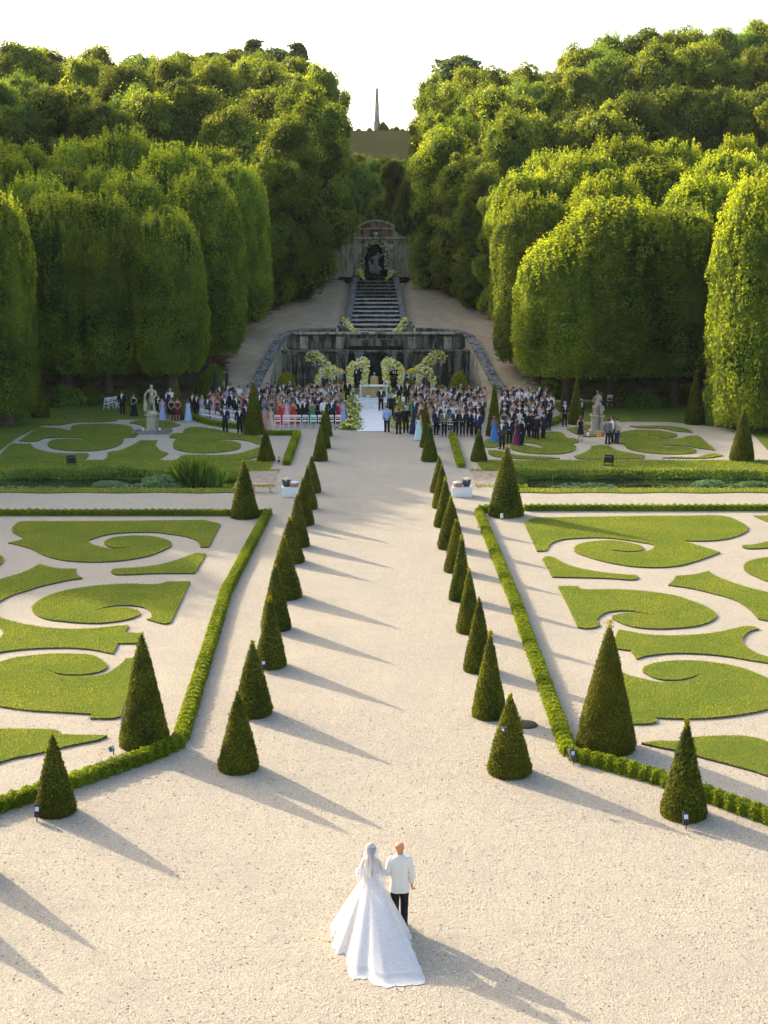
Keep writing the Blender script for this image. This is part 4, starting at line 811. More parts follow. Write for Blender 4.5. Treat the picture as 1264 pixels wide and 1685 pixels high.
def cascade():
    o = empty('cascade_stair', (0, 131, 4)); tag(o, 'long water stair of worn pale treads and dark risers climbing to the niche', 'staircase')
    n = 13; z0 = 4.25
    for i in range(n):
        y0 = 131.0 + 2.62 * i; hw = 2.48 - 0.028 * i; z = z0 + 0.285 * (i + 1) - 4
        rr = random.Random(50 + i); m = 9; fr = []
        for k in range(m): fr.append((-hw + 2 * hw * k / (m - 1), y0 - 131 + rr.uniform(-0.12, 0.12)))
        b = MB(); top = z; vs = []; nz = [rr.uniform(-0.03, 0.03) for _ in fr]
        vs += [(x, y, top - 0.9) for x, y in fr] + [(x, y, top - 0.05 + q) for (x, y), q in zip(fr, nz)] + [(x, y + 0.10, top + q) for (x, y), q in zip(fr, nz)] + [(x, 2.62 * i + 2.9, top + 0.0) for x, y in fr] + [(x, 2.62 * i + 2.9, top - 0.9) for x, y in fr]
        for r_ in range(4):
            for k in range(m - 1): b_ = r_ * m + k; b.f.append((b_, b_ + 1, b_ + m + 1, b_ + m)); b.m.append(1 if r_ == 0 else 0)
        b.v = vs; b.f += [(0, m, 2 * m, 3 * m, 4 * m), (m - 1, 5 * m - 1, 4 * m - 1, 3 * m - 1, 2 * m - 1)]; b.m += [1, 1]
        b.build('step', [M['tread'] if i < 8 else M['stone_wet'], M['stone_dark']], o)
    for sg in (-1, 1):
        for i in range(12):
            ya, yb = 131.3 + i * 2.85, 131.3 + (i + 1) * 2.85 - 0.03; za = 4.25 + (ya - 131) * 0.1088 + 0.42 - 4; zb = za + 2.82 * 0.1088
            xa = sg * (2.72 - (ya - 131) * 0.0107); xb = sg * (2.72 - (yb - 131) * 0.0107); w = 0.26
            P = [(xa - w, ya - 131, za - 1.2), (xa + w, ya - 131, za - 1.2), (xb + w, yb - 131, zb - 1.2), (xb - w, yb - 131, zb - 1.2), (xa - w, ya - 131, za), (xa + w, ya - 131, za), (xb + w, yb - 131, zb), (xb - w, yb - 131, zb)]
            MB().hexa(P).build('side_coping', M['stone_cop'], o)
cascade()
def urn_pedestal(x, y, z, sc, label):
    o = empty('stone_pedestal', (x, y, z), 0, sc); tag(o, label, 'pedestal')
    b = MB(); b.box((0, 0, 0.1), (1.25, 1.0, 0.2)).box((0, 0, 0.45), (1.0, 0.8, 0.5)).box((0, 0, 0.78), (1.3, 1.05, 0.16)); b.build('block', M['stone_cop'], o, bevel=0.03)
    b = MB(); b.lathe([(0.2, 0.86), (0.16, 0.92), (0.42, 1.1), (0.5, 1.25), (0.44, 1.25)], n=12); b.build('bowl', M['stone_cop'], o, smooth=True)
for sg, s in ((-1, 'left'), (1, 'right')):
    urn_pedestal(sg * 2.95, 130.5, 4.1, 1.0, 'stone pedestal at the bottom %s corner of the water stair' % s)
    urn_pedestal(sg * 2.35, 165.2, 7.9, 0.8, 'small pedestal at the top %s corner of the water stair' % s)
def niche():
    Yn = 168.0; o = empty('niche_wall', (0, Yn, 7.6)); tag(o, 'old stone and brick wall with an arched pediment and a statue niche above the stair', 'wall')
    def bx(nm, c, d, mat, bevel=0.0): return MB().box((c[0], c[1], c[2] - 7.6), d).build(nm, mat, o, bevel=bevel)
    for r_ in range(8):      # courses on the two sides of the niche
        for sg in (-1, 1):
            x = 1.35
            while x < 4.2:
                L = R.uniform(0.7, 1.1); x1 = min(4.2, x + L)
                inner = x1 < 2.2
                bx('stone_block', (sg * (x + x1) / 2, R.uniform(-.015, .015), 8.3 + (r_ + 0.5) * 0.55), (x1 - x - 0.02, 0.6, 0.53), M['brick'] if (inner or r_ == 7) and r_ > 4 else M['stone_wall']); x = x1
    bx('plinth', (0, -0.15, 7.95), (8.9, 1.0, 0.7), M['stone_dark'], 0.03)
    for sg in (-1, 1):
        for px in (2.35, 3.25): bx('pilaster', (sg * px, -0.38, 10.5), (0.52, 0.2, 4.0), M['stone'], 0.02); bx('pilaster_base', (sg * px, -0.42, 8.42), (0.66, 0.3, 0.25), M['stone']); bx('pilaster_cap', (sg * px, -0.42, 12.4), (0.66, 0.3, 0.22), M['stone'])
        bx('wing_wall', (sg * 5.6, 0.2, 9.6), (2.8, 0.5, 3.6), M['stone_wall']); bx('wing_coping', (sg * 5.6, 0.2, 11.5), (3.0, 0.7, 0.2), M['stone'])
        # scroll volute
        b = MB(); pr = []
        for k in range(9):
            t = k / 8; pr.append((sg * (2.0 + 1.2 * t), 13.05 + 1.0 * (1 - t) ** 2.2 + 0.05))
        vs = [(x, -0.25, z - 7.6) for x, z in pr] + [(x, -0.25, 12.98 - 7.6) for x, z in pr] + [(x, 0.2, z - 7.6) for x, z in pr] + [(x, 0.2, 12.98 - 7.6) for x, z in pr]
        m = 9; fs = []
        for k in range(m - 1): fs += [(k, k + 1, m + k + 1, m + k), (2 * m + k + 1, 2 * m + k, 3 * m + k, 3 * m + k + 1), (k + 1, k, 2 * m + k, 2 * m + k + 1)]
        b.add(vs, fs).build('volute', M['stone'], o)
    bx('cornice', (0, -0.25, 12.82), (8.2, 1.0, 0.26), M['stone'], 0.04); bx('frieze', (0, -0.12, 12.6), (7.7, 0.7, 0.18), M['stone_wall'])
    for k in range(3):
        for j in range(6): bx('brick', (-1.72 + 0.66 * j + (0.1 if k % 2 else 0), -0.05, 13.12 + 0.28 * k), (0.63, 0.5, 0.26), M['brick'])
    bx('pediment_base', (0, -0.2, 13.9), (4.3, 0.8, 0.16), M['stone'], 0.02)
    # segmental pediment: brick fill and curved stone rim
    n = 14; a0 = math.radians(38); Rr0 = 2.15 / math.sin(a0); cz = 13.98 - Rr0 * math.cos(a0) + 0.02
    vs = [(0, -0.05, 13.98 - 7.6), (0, 0.25, 13.98 - 7.6)]; fs = []
    arc = [(Rr0 * math.sin(-a0 + 2 * a0 * k / n), cz + Rr0 * math.cos(-a0 + 2 * a0 * k / n) - 7.6) for k in range(n + 1)]
    for x, z in arc: vs += [(x, -0.05, z), (x, 0.25, z)]
    for k in range(n): fs += [(0, 2 + 2 * k, 4 + 2 * k), (1, 5 + 2 * k, 3 + 2 * k)]
    MB().add(vs, fs).build('pediment_field', M['brick'], o)
    rim = []
    for k in range(n + 1):
        a = -a0 + 2 * a0 * k / n; ring = []
        for rr, yy in ((Rr0 - 0.02, -0.4), (Rr0 + 0.22, -0.4), (Rr0 + 0.22, 0.35), (Rr0 - 0.02, 0.35)): ring.append((rr * math.sin(a), yy, cz + rr * math.cos(a) - 7.6))
        rim.append(ring)
    MB().rings(rim).build('pediment_rim', M['stone'], o)
    # niche: half-round recess with arch
    seg = 12; vs = []; fs = []
    for j, z in enumerate((8.3, 11.3)):
        for i in range(seg + 1):
            a = math.pi * i / seg; vs.append((-1.35 * math.cos(a), 0.1 + 0.9 * math.sin(a), z - 7.6))
    for i in range(seg): fs.append((i, i + 1, seg + 2 + i, seg + 1 + i))
    cent = len(vs); vs.append((0, 0.1, 12.65 - 7.6))
    for q in range(1, 5):
        for i in range(seg + 1):
            a = math.pi * i / seg; e = math.pi / 2 * q / 5; vs.append((-1.35 * math.cos(a) * math.cos(e), 0.1 + 0.9 * math.sin(a) * math.cos(e), 11.3 + 1.35 * math.sin(e) - 7.6))
    base = seg + 1
    for q in range(4):
        b1 = base if q == 0 else cent + 1 + (q - 1) * (seg + 1); b2_ = cent + 1 + q * (seg + 1)
        for i in range(seg): fs.append((b1 + i, b1 + i + 1, b2_ + i + 1, b2_ + i))
    for i in range(seg): fs.append((cent + 1 + 3 * (seg + 1) + i, cent + 2 + 3 * (seg + 1) + i, cent))
    MB().add(vs, fs).build('niche_recess', M['stone_dark'], o, smooth=True)  # hollow in near-black stone, darker than the wall around it
    for k in range(9):     # voussoirs
        a = math.pi * k / 9; a2 = math.pi * (k + 1) / 9 - 0.02; P = []
        for y in (-0.33, 0.1):
            pass
        def pt(rr, ang, y): return (-rr * math.cos(ang), y, 11.3 - 7.6 + rr * math.sin(ang))
        P = [pt(1.30, a, -0.33), pt(1.30, a2, -0.33), pt(1.30, a2, 0.2), pt(1.30, a, 0.2), pt(1.68, a, -0.33), pt(1.68, a2, -0.33), pt(1.68, a2, 0.2), pt(1.68, a, 0.2)]
        MB().hexa(P).build('arch_stone', M['stone_wall'], o)
    b = MB(); b.box((0, -0.45, 12.75 - 7.6), (0.5, 0.35, 0.5)); b.ball((0, -0.5, 13.25 - 7.6), 0.32, 8, 6); b.ball((-0.4, -0.45, 13.3 - 7.6), 0.2, 8, 6); b.ball((0.4, -0.45, 13.3 - 7.6), 0.2, 8, 6); b.build('crest_carving', M['stone'], o, smooth=True)
niche()
b = MB(); b.box((-4.2, 170.2, 12.6), (2.6, 0.5, 2.2)); tag(b.build('teal_tarpaulin', M['tarp']), 'dark teal sheet behind the wall, left of the pediment', 'tarpaulin')
# obelisk on the hill
X0, Z0 = at_depth(620.5, 214, 400)
o = empty('obelisk', (X0, 400, Z0 - 0.6)); tag(o, 'tall slender stone obelisk on the bare hilltop against the sky', 'obelisk')
MB().box((0, 0, 1.3), (1.75, 1.75, 2.6), taper=0.93).build('pedestal', M['stone_wall'], o); MB().box((0, 0, 2.68), (1.9, 1.9, 0.2)).build('pedestal_cap', M['stone_wall'], o)
b = MB(); b.hexa([(-.68, -.68, 2.78), (.68, -.68, 2.78), (.68, .68, 2.78), (-.68, .68, 2.78), (-.36, -.36, 11.4), (.36, -.36, 11.4), (.36, .36, 11.4), (-.36, .36, 11.4)]); b.build('shaft', M['stone_wall'], o)
b = MB(); b.add([(-.36, -.36, 11.4), (.36, -.36, 11.4), (.36, .36, 11.4), (-.36, .36, 11.4), (0, 0, 12.1)], [(0, 1, 4), (1, 2, 4), (2, 3, 4), (3, 0, 4)]); b.build('pyramidion', M['stone_wall'], o)
for j, (x, h) in enumerate([(630, 2.6), (634, 1.8), (608, 1.2), (575, 1.6), (590, 0.9), (645, 1.2), (652, 1.4), (662, 0.9), (684, 2.4), (560, 2.2)]):
    X, z = at_depth(x, 214, 399); o = link('shrub', SHG); o.location = (X, 399 + j % 3, hz(0, 399) - 0.2); o.scale = (0.5 + h * 0.35, 0.8, h); tag(o, 'small bush on the bare hill crest beside the obelisk', 'shrub', 'bushes on the hill crest')

# ---------------------------------------------------------------- statues, flowers, furniture
def skin_mesh(name, V, E, Rd, mat, sub=1, root=0, sc=None):
    me = bpy.data.meshes.new('tmp'); me.from_pydata([tuple(v) for v in V], E, []); ob = bpy.data.objects.new('tmp', me); COL.objects.link(ob)
    ob.modifiers.new('s', 'SKIN'); sv = me.skin_vertices[0].data
    for i, r_ in enumerate(Rd): sv[i].radius = r_ if isinstance(r_, tuple) else (r_, r_); sv[i].use_root = (i == root)
    if sub: mm = ob.modifiers.new('b', 'SUBSURF'); mm.levels = sub; mm.render_levels = sub
    dg = bpy.context.evaluated_depsgraph_get(); ev = ob.evaluated_get(dg); out = bpy.data.meshes.new_from_object(ev)
    bpy.data.objects.remove(ob); bpy.data.meshes.remove(me)
    out.name = name; out.materials.clear(); out.materials.append(mat); out.polygons.foreach_set('use_smooth', [True] * len(out.polygons)); out.update()
    return out
def displace(me, amt, freq, seed):
    n = len(me.vertices); co = np.zeros(n * 3); me.vertices.foreach_get('co', co); co = co.reshape(-1, 3)
    no = np.zeros(n * 3); me.vertices.foreach_get('normal', no); no = no.reshape(-1, 3)
    co += no * (wnoise(co, freq, seed) * amt)[:, None]; me.vertices.foreach_set('co', co.ravel()); me.update()
def statue(xpx, ybase, ytop, mirror, label, seated):
    X, Y = at_ground(xpx, ybase - 3); o = empty('statue', (X, Y, 0)); tag(o, label, 'statue')
    ztop = at_depth(xpx, ytop, Y)[1]; zp = at_depth(xpx, ybase - 33, Y)[1]
    b = MB(); b.box((0, 0, 0.12), (1.05, 1.05, 0.24)).box((0, 0, (zp + .2) / 2), (0.72, 0.72, zp - 0.25)); b.build('plinth', M['stone'], o, bevel=0.02)
    MB().box((0, 0, zp - 0.04), (0.9, 0.9, 0.14)).build('plinth_cap', M['stone'], o, bevel=0.02)
    s = (ztop - zp) / 2.0; m = -1 if mirror else 1
    if not seated:
        V = [(0, 0, .95), (0, 0, 1.15), (.02, 0, 1.38), (.02, 0, 1.58), (.03, -.02, 1.70), (.04, -.03, 1.86), (.03, -.03, 1.97), (.24, -.02, 1.5), (.36, -.1, 1.25), (.2, -.28, 1.1), (-.2, 0, 1.5), (-.38, -.02, 1.3), (-.42, -.1, 1.02),
             (.12, 0, .85), (.16, -.06, .48), (.15, .02, .1), (-.11, 0, .85), (-.13, -.02, .45), (-.16, .02, .08), (.2, -.14, .05), (-.18, -.16, .04), (-.42, .05, .7), (-.42, .05, .3), (-.4, .05, 0.05)]
        E = [(0, 1), (1, 2), (2, 3), (3, 4), (4, 5), (5, 6), (3, 7), (7, 8), (8, 9), (3, 10), (10, 11), (11, 12), (0, 13), (13, 14), (14, 15), (0, 16), (16, 17), (17, 18), (15, 19), (18, 20), (12, 21), (21, 22), (22, 23)]
        Rd = [(.2, .15), (.17, .13), (.2, .14), .13, .07, .11, .08, .1, .075, .06, .1, .075, .08, .13, .1, .07, .13, .1, .07, .05, .05, .15, .17, .2]
    else:
        V = [(0, 0, .72), (0, .02, 1.0), (0, .02, 1.28), (0, 0, 1.5), (.02, -.02, 1.64), (.04, -.04, 1.80), (.04, -.03, 1.93), (.24, 0, 1.36), (.34, -.12, 1.08), (.24, -.3, .95), (-.22, 0, 1.4), (-.3, -.1, 1.12), (-.12, -.26, 1.25),
             (.16, -.28, .78), (.2, -.38, .4), (.2, -.42, .06), (-.16, -.3, .8), (-.2, -.36, .4), (-.24, -.4, .06), (0, .16, .4), (0, .1, .1), (.3, .1, .3), (-.36, .05, .6), (-.38, .0, .2)]
        E = [(0, 1), (1, 2), (2, 3), (3, 4), (4, 5), (5, 6), (3, 7), (7, 8), (8, 9), (3, 10), (10, 11), (11, 12), (0, 13), (13, 14), (14, 15), (0, 16), (16, 17), (17, 18), (0, 19), (19, 20), (19, 21), (19, 22), (22, 23)]
        Rd = [(.26, .22), (.2, .16), (.22, .16), .14, .08, .13, .1, .12, .09, .07, .12, .09, .07, .15, .12, .1, .15, .12, .1, .3, .34, .22, .18, .2]
    V = [(x * m * s * 1.05, y * s * 1.05, zp + .05 + z * s) for x, y, z in V]
    Rd = [tuple(q * s for q in r_) if isinstance(r_, tuple) else r_ * s for r_ in Rd]
    me = skin_mesh('draped_figure', V, E, Rd, M['stone'], 2); displace(me, 0.022 * s, 9, 3); displace(me, 0.012, 22, 5); link('draped_figure', me, o)
    MB().lathe([(0.42, zp + 0.03), (0.40, zp + .12), (0.34, zp + 0.2)], n=10).build('rock_base', M['stone'], o)
    MB().box((0, -0.25, 0.06), (2.6, 1.6, 0.12)).build('ground_slab', M['stone_cop'], o, bevel=0.02)
statue(251, 714, 633, False, 'weathered standing stone figure on a tall plinth in the far left bed', False)
statue(982, 716, 642, True, 'weathered seated stone figure on a tall plinth in the far right bed', True)
def sculpture(x, y, z, s, label):
    o = empty('niche_statue', (x, y, z), 0, s * .92); tag(o, label, 'statue')
    V = [(0, 0, .8), (0, 0, 1.1), (.1, 0, 1.4), (.15, 0, 1.6), (.2, -.02, 1.8), (.4, -.05, 1.5), (.65, -.05, 1.75), (-.15, -.05, 1.4), (-.4, -.1, 1.25), (.2, -.15, .5), (.1, -.1, 0), (-.25, -.15, .45), (-.4, -.1, .05), (-.5, -.05, .9), (-.55, -.05, 1.15), (.35, -.1, .35)]
    E = [(0, 1), (1, 2), (2, 3), (3, 4), (2, 5), (5, 6), (2, 7), (7, 8), (0, 9), (9, 10), (0, 11), (11, 12), (11, 13), (13, 14), (9, 15)]
    me = skin_mesh('marble_group', V, E, [.26, .2, .2, .09, .13, .09, .06, .1, .07, .18, .26, .2, .24, .14, .1, .2], M['stone_pale'], 2); displace(me, 0.03, 7, 2); link('marble_group', me, o)
M['stone_pale'] = plain('pale_marble', (0.24, 0.22, 0.20), 0.7, 0.4, 5, bump=0.3)
sculpture(0.0, 167.6, 8.6, 1.55, 'pale marble figure group standing in the arched niche')

# flowers: clusters of small blossoms with leaves
fico = bmesh.new(); bmesh.ops.create_icosphere(fico, subdivisions=1, radius=1.0); FV = np.array([v.co[:] for v in fico.verts]); FF = np.array([[v.index for v in f.verts] for f in fico.faces]); fico.free()
def flower_part(parent, P, name, mats, sizes, r, frac=None):
    n = len(P); s = r.uniform(sizes[0], sizes[1], n); V = (FV[None] * s[:, None, None] * np.array([1, 1, .8]) + P[:, None, :]).reshape(-1, 3)
    F_ = (FF[None] + (np.arange(n) * len(FV))[:, None, None]).reshape(-1, 3); mi = np.repeat(r.choice(len(mats), n, p=frac), len(FF))
    o = link(name, npmesh(name, V, F_, mats, midx=mi, smooth=True), parent); o['kind'] = 'stuff'; return o
def leaf_part(parent, P, N, size, mat, r, name='leaves'):
    V, Q = leafquads(P, N, size, r, 0.5, 1.0); o = link(name, npmesh(name, V, Q, mat, tint=np.clip(r.normal(.5, .25, len(Q)), 0, 1)), parent); o['kind'] = 'stuff'; return o
def along(path, n, rad, r, k_=0.82):
    path = np.array(path, float); L = np.r_[0, np.cumsum(np.linalg.norm(np.diff(path[:, :3], axis=0), axis=1))]; t = r.uniform(0, L[-1], n)
    P = np.stack([np.interp(t, L, path[:, k]) for k in range(3)], 1); rr = np.interp(t, L, path[:, 3]) * k_ if path.shape[1] > 3 else rad
    D = r.normal(size=(n, 3)); D /= np.linalg.norm(D, axis=1)[:, None]
    return P + D * (rr * r.uniform(0.4, 1.0, n) ** 0.6)[:, None], D
def floral(name, path, label, cat, seed, frac, nfl, nlf, size=(0.07, 0.13), leaf=0.22, frame=True, hang=0, lmat='ivy', group=None):
    r = np.random.RandomState(seed); c = np.array(path[0][:3]); o = empty(name, tuple(c)); tag(o, label, cat, group)
    p2 = [tuple(np.array(p[:3]) - c) + (p[3],) for p in path]
    P, D = along(p2, nfl, 0.3, r); fb = flower_part(o, P + D * 0.03, 'blossoms', [M['yellow'], M['paleyellow'], M['whitefl']], size, r, frac)
    P, D = along(p2, nlf, 0.3, r); leaf_part(o, P, D, leaf, M[lmat], r)
    if frame:
        b = MB()
        for a, b_ in zip(p2, p2[1:]): b.tube(a[:3], b_[:3], 0.05, n=6)
        b.build('frame', M['black'], o)
    if hang:
        P, D = along([q for q in p2], hang, 0.3, r); k = 5
        P = (P[:, None, :] + np.stack([np.zeros((hang, k)), np.zeros((hang, k)) - 0.05, -r.uniform(0.0, 0.55, (hang, k))], 2)).reshape(-1, 3)
        flower_part(o, P, 'hanging_wisteria', [M['whitefl'], M['paleyellow']], (0.045, 0.08), r, [.8, .2])
    return o
def pxp(x, y, Y, rad): X, z = at_depth(x, y, Y); return (X, Y, z, rad)
mirx = lambda L: [(1236 - x, y, Y, r_) for x, y, Y, r_ in L]
archIn = [(579, 652, 113.2, .27), (577, 630, 113.2, .27), (575, 608, 113.3, .33), (580, 602, 113.3, .38), (590, 598, 113.3, .42), (600, 593, 113.4, .36), (603, 600, 113.4, .33), (600, 625, 113.4, .30), (596, 654, 113.4, .36)]
archOut = [(521, 652, 116.4, .25), (523, 625, 116.4, .30), (528, 613, 116.4, .36), (536, 609, 116.4, .38), (544, 615, 116.4, .34), (547, 628, 116.4, .28), (548, 648, 116.4, .24)]
swoop = [(508, 588, 122, .55), (518, 586, 122, .72), (528, 592, 121.5, .62), (537, 600, 121, .45), (548, 607, 120.5, .32), (556, 611, 120, .24), (565, 612, 120, .2)]
for side, f in (('left', lambda L: L), ('right', mirx)):
    floral('flower_arch', [pxp(*q) for q in f(archIn)], 'tall slanted arch of yellow and white flowers just %s of the altar' % side, 'flower arch', 3 + len(side), [.52, .32, .16], 800, 1300, hang=70)
    floral('flower_arch', [pxp(*q) for q in f(archOut)], 'small round-topped flower arch on the %s, over the guests' % side, 'flower arch', 13 + len(side), [.52, .32, .16], 420, 760, hang=40)
    floral('flower_garland', [pxp(*q) for q in f(swoop)], 'yellow flower garland swooping down in front of the dark wall on the %s' % side, 'garland', 23 + len(side), [.5, .3, .2], 420, 800, hang=60)
    q = [(568, 528, 130.4, .45), (572, 536, 130.2, .5), (578, 541, 130.0, .3), (586, 545, 129.8, .26)]
    floral('flower_bouquet', [pxp(*w) for w in f(q)], 'bunch of yellow and white flowers spilling from the lower %s stair pedestal' % side, 'flowers', 33 + len(side), [.6, .15, .25], 260, 300, frame=False)
    q = [(587, 449, 165.0, .42), (592, 447, 165.0, .4), (596, 456, 164.8, .15), (600, 459, 164.6, .12)]
    floral('flower_bouquet', [pxp(*w) for w in f(q)], 'small bunch of yellow flowers at the top %s of the water stair' % side, 'flowers', 43 + len(side), [.8, .1, .1], 130, 150, (0.08, 0.13), frame=False)
garl = [(597, 445, 167.3, .35), (596, 425, 167.3, .3), (602, 408, 167.3, .32), (610, 400, 167.3, .35), (618, 397, 167.3, .3), (627, 400, 167.3, .35), (634, 410, 167.3, .32), (637, 425, 167.3, .3), (636, 440, 167.3, .35)]
floral('flower_garland', [pxp(*q) for q in garl], 'garland of white flowers and dark leaves framing the statue niche', 'garland', 71, [.05, .25, .7], 260, 1500, (0.07, 0.11), 0.3)
def mound(x0, y0, x1, y1, w, h, n, label, seed):
    r = np.random.RandomState(seed); A = np.array(at_ground(x0, y0)); B = np.array(at_ground(x1, y1)); o = empty('flower_bed', (A[0], A[1], 0)); tag(o, label, 'flowers')
    t = r.uniform(0, 1, n); lat = r.normal(size=n) * w * 0.4; hh = h * np.exp(-(lat / w) ** 2 * 2) * (0.75 + 0.35 * np.sin(t * 17 + seed)) ; z = hh * r.uniform(0.2, 1.05, n)
    D = B - A; L = np.linalg.norm(D); s = np.array([-D[1], D[0]]) / L; P = np.concatenate([t[:, None] * D + lat[:, None] * s, z[:, None]], 1)
    leaf_part(o, P, np.tile([[0, -.3, 1.0]], (n, 1)), 0.24, M['box'], r); k = n // 3; j = r.choice(n, k); P2 = P[j][:int(k * .55)] + np.array([0, 0, .06])
    flower_part(o, P2, 'blossoms', [M['yellow'], M['paleyellow'], M['whitefl']], (0.05, 0.11), r, [.4, .35, .25])
mound(574, 708, 577, 690, .95, .5, 1300, 'mound of yellow and white flowers left of the carpet end, nearest the aisle', 3)
mound(573, 690, 580, 668, .8, .8, 1500, 'leafy bank of yellow flowers along the left edge of the carpet', 4)
mound(660, 706, 666, 690, .8, .45, 700, 'flower mound between the two dark suited men right of the carpet', 5)
mound(657, 690, 652, 664, .7, .7, 1000, 'leafy bank of yellow flowers along the right edge of the carpet', 6)
mound(540, 651, 572, 652, .6, .6, 500, 'leafy flower bank between the two left arches', 7)
mound(664, 652, 700, 651, .6, .6, 500, 'leafy flower bank between the two right arches', 8)
for x, y, r_, h, lb in [(472, 650, 0.85, 2.0, 'round yellow-green clipped shrub in front of the left basin wall'), (755, 650, 0.85, 2.0, 'round yellow-green clipped shrub in front of the right basin wall'),
                       (558, 652, .7, 1.4, 'small yellow-green shrub between the left arches'), (675, 652, .7, 1.4, 'small yellow-green shrub between the right arches'), (724, 655, .8, 1.1, 'spreading pale fern-like plant right of the small right arch'), (510, 655, .7, 1.2, 'leafy plant left of the small left arch')]:
    shrub(SHY, x, y, r_, h, lb)
# carpet, altar
cA, cB = at_ground(588, 710), at_ground(632.5, 710); cC, cD = at_ground(632, 660), at_ground(594, 660)
b = MB(); P = [(cA[0], cA[1], 0.012), (cB[0], cB[1], 0.012), (cB[0] - .02, cC[1], 0.012), (cA[0] + .02, cD[1], 0.012)]; b.hexa(P + [(x, y, 0.032) for x, y, z in P]); tag(b.build('white_carpet', M['carpet']), 'white carpet laid along the ceremony aisle up to the altar', 'carpet')
ax, ay = at_ground(615, 663); wA = 1.95
o = empty('altar_platform', (ax - 0.0, ay + 1.2, 0)); tag(o, 'low white platform with a step carrying the altar table', 'platform')
MB().box((0, 0, 0.09), (5.2, 3.2, 0.18)).build('lower_step', M['white'], o, bevel=.01); MB().box((0, 0.4, 0.25), (4.4, 2.2, 0.14)).build('upper_step', M['white'], o, bevel=.01)
o = empty('altar_table', (ax - 0.0, ay + 1.4, 0.32)); tag(o, 'white altar table with a wooden front, in front of the priest', 'table')
MB().box((0, 0, 0.92), (2.3, 0.85, 0.09)).build('tabletop', M['white'], o, bevel=.01)
for sx in (-1, 1):
    for sy in (-1, 1): MB().box((sx * 1.05, sy * 0.35, 0.44), (0.1, 0.1, 0.88)).build('leg', M['white'], o)
MB().box((0, -0.3, 0.5), (1.95, 0.05, 0.62)).build('front_panel', M['wood'], o)
MB().box((0.0, -0.5, 0.35), (0.6, 0.3, 0.7)).build('lectern_block', M['wood'], o, bevel=.01)
for i, (x, y, nm) in enumerate(((600, 672, 'left'), (634, 672, 'right'))):
    X, Y = at_ground(x, y); o = empty('kneeling_bench', (X, Y, 0.03)); tag(o, 'low white bench in front of the altar on the %s' % nm, 'bench')
    MB().box((0, 0, .45), (1.3, .4, .07)).build('seat', M['white'], o, bevel=.01)
    for sx in (-1, 1): MB().box((sx * .55, 0, .21), (.07, .36, .42)).build('leg', M['white'], o)

# white plinths with baskets beside the causeway
def white_plinth(x0, x1, y0, side):
    A = at_ground(x0, y0); B = at_ground(x1, y0); w = B[0] - A[0]; cx = (A[0] + B[0]) / 2; d = 0.72; h = 0.50; Y = A[1] + d / 2
    o = empty('display_plinth', (cx, Y, 0)); tag(o, 'white box plinth on the gravel %s of the aisle, under a bucket' % side, 'plinth'); MB().box((0, 0, h / 2), (w, d, h)).build('panel_box', M['white'], o, bevel=.008)
    s = -1 if side == 'left' else 1
    o = empty('bucket', (cx + s * w * .24, Y, h)); tag(o, 'dark metal bucket filled with cream petals on the %s white plinth' % side, 'bucket')
    MB().lathe([(.14, 0), (.17, .02), (.21, .2), (.24, .38), (.22, .38), (.19, .3)], n=14).build('pail', M['bucket'], o, smooth=True)
    r = np.random.RandomState(8); P = r.normal(size=(60, 3)) * [.1, .1, .04] + [0, 0, .36]; flower_part(o, P, 'petals', [M['cream'], M['whitefl']], (.03, .06), r, [.6, .4])
    o = empty('basket', (cx - s * w * .2, Y - .08, h)); tag(o, 'round wicker basket topped with white cones on the %s white plinth' % side, 'basket')
    MB().lathe([(.22, 0), (.25, .02), (.26, .2), (.24, .2), (.22, .1)], n=14).build('weave', M['wicker'], o, smooth=True); MB().lathe([(.01, .16), (.23, .17), (.235, .24), (.15, .27), (.02, .28)], n=14).build('lining', M['white'], o, smooth=True)
white_plinth(463, 493, 818, 'left'); white_plinth(744, 777, 818, 'right')
X, Y = at_ground(431, 811); o = empty('garden_bench', (X, Y + .2, 0)); tag(o, 'pale wooden bench on the grass edge left of the white plinth', 'bench')
for k in range(3): MB().box((0, -.13 + .13 * k, .44), (1.0, .11, .04)).build('seat_slat', M['wood'], o)
for sx in (-1, 1): MB().box((sx * .42, 0, .21), (.06, .34, .42)).build('leg', M['wood'], o)
def floodlight(x, y, sc, rz, label, white=False):
    X, Y = at_ground(x, y); o = empty('floodlight', (X, Y, 0), rz, sc); tag(o, label, 'lamp')
    b = MB(); b.box((0, 0, .04), (.5, .34, .06)).box((-.22, 0, .2), (.03, .05, .34)).box((.22, 0, .2), (.03, .05, .34)); b.build('bracket', M['black'], o)
    b = MB(); b.box((0, 0, .34), (.40, .24, .30)); b.box((0, .17, .38), (.46, .12, .36)); b.build('housing', M['black'], o, bevel=.02)
floodlight(118, 768, 1.15, .3, 'black floodlight on the gravel left of the canal, below the left bed'); floodlight(1001, 767, 1.15, -.4, 'black floodlight on the gravel below the right statue lawn')
def uplight(x, y, label, h=.30, c='black', rz=0.0):
    X, Y = at_ground(x, y); o = empty('garden_uplight', (X, Y, 0), rz); tag(o, label, 'lamp')
    MB().tube((0, 0, -.02), (0, 0, .12), .015).build('spike', M['black'], o); b = MB(); b.box((0, 0, .1 + h / 2), (.13, .10, h)); ob = b.build('housing', M[c], o, bevel=.012); ob.rotation_euler = (-.35, 0, 0)
    ob = MB().box((0, -.057, .1 + h * .62), (.09, .008, .10)).build('lens', M['lens'], o); ob.rotation_euler = (-.35, 0, 0)
M['lens'] = plain('lamp_glass', (0.55, 0.6, 0.65), 0.2, 0.05)
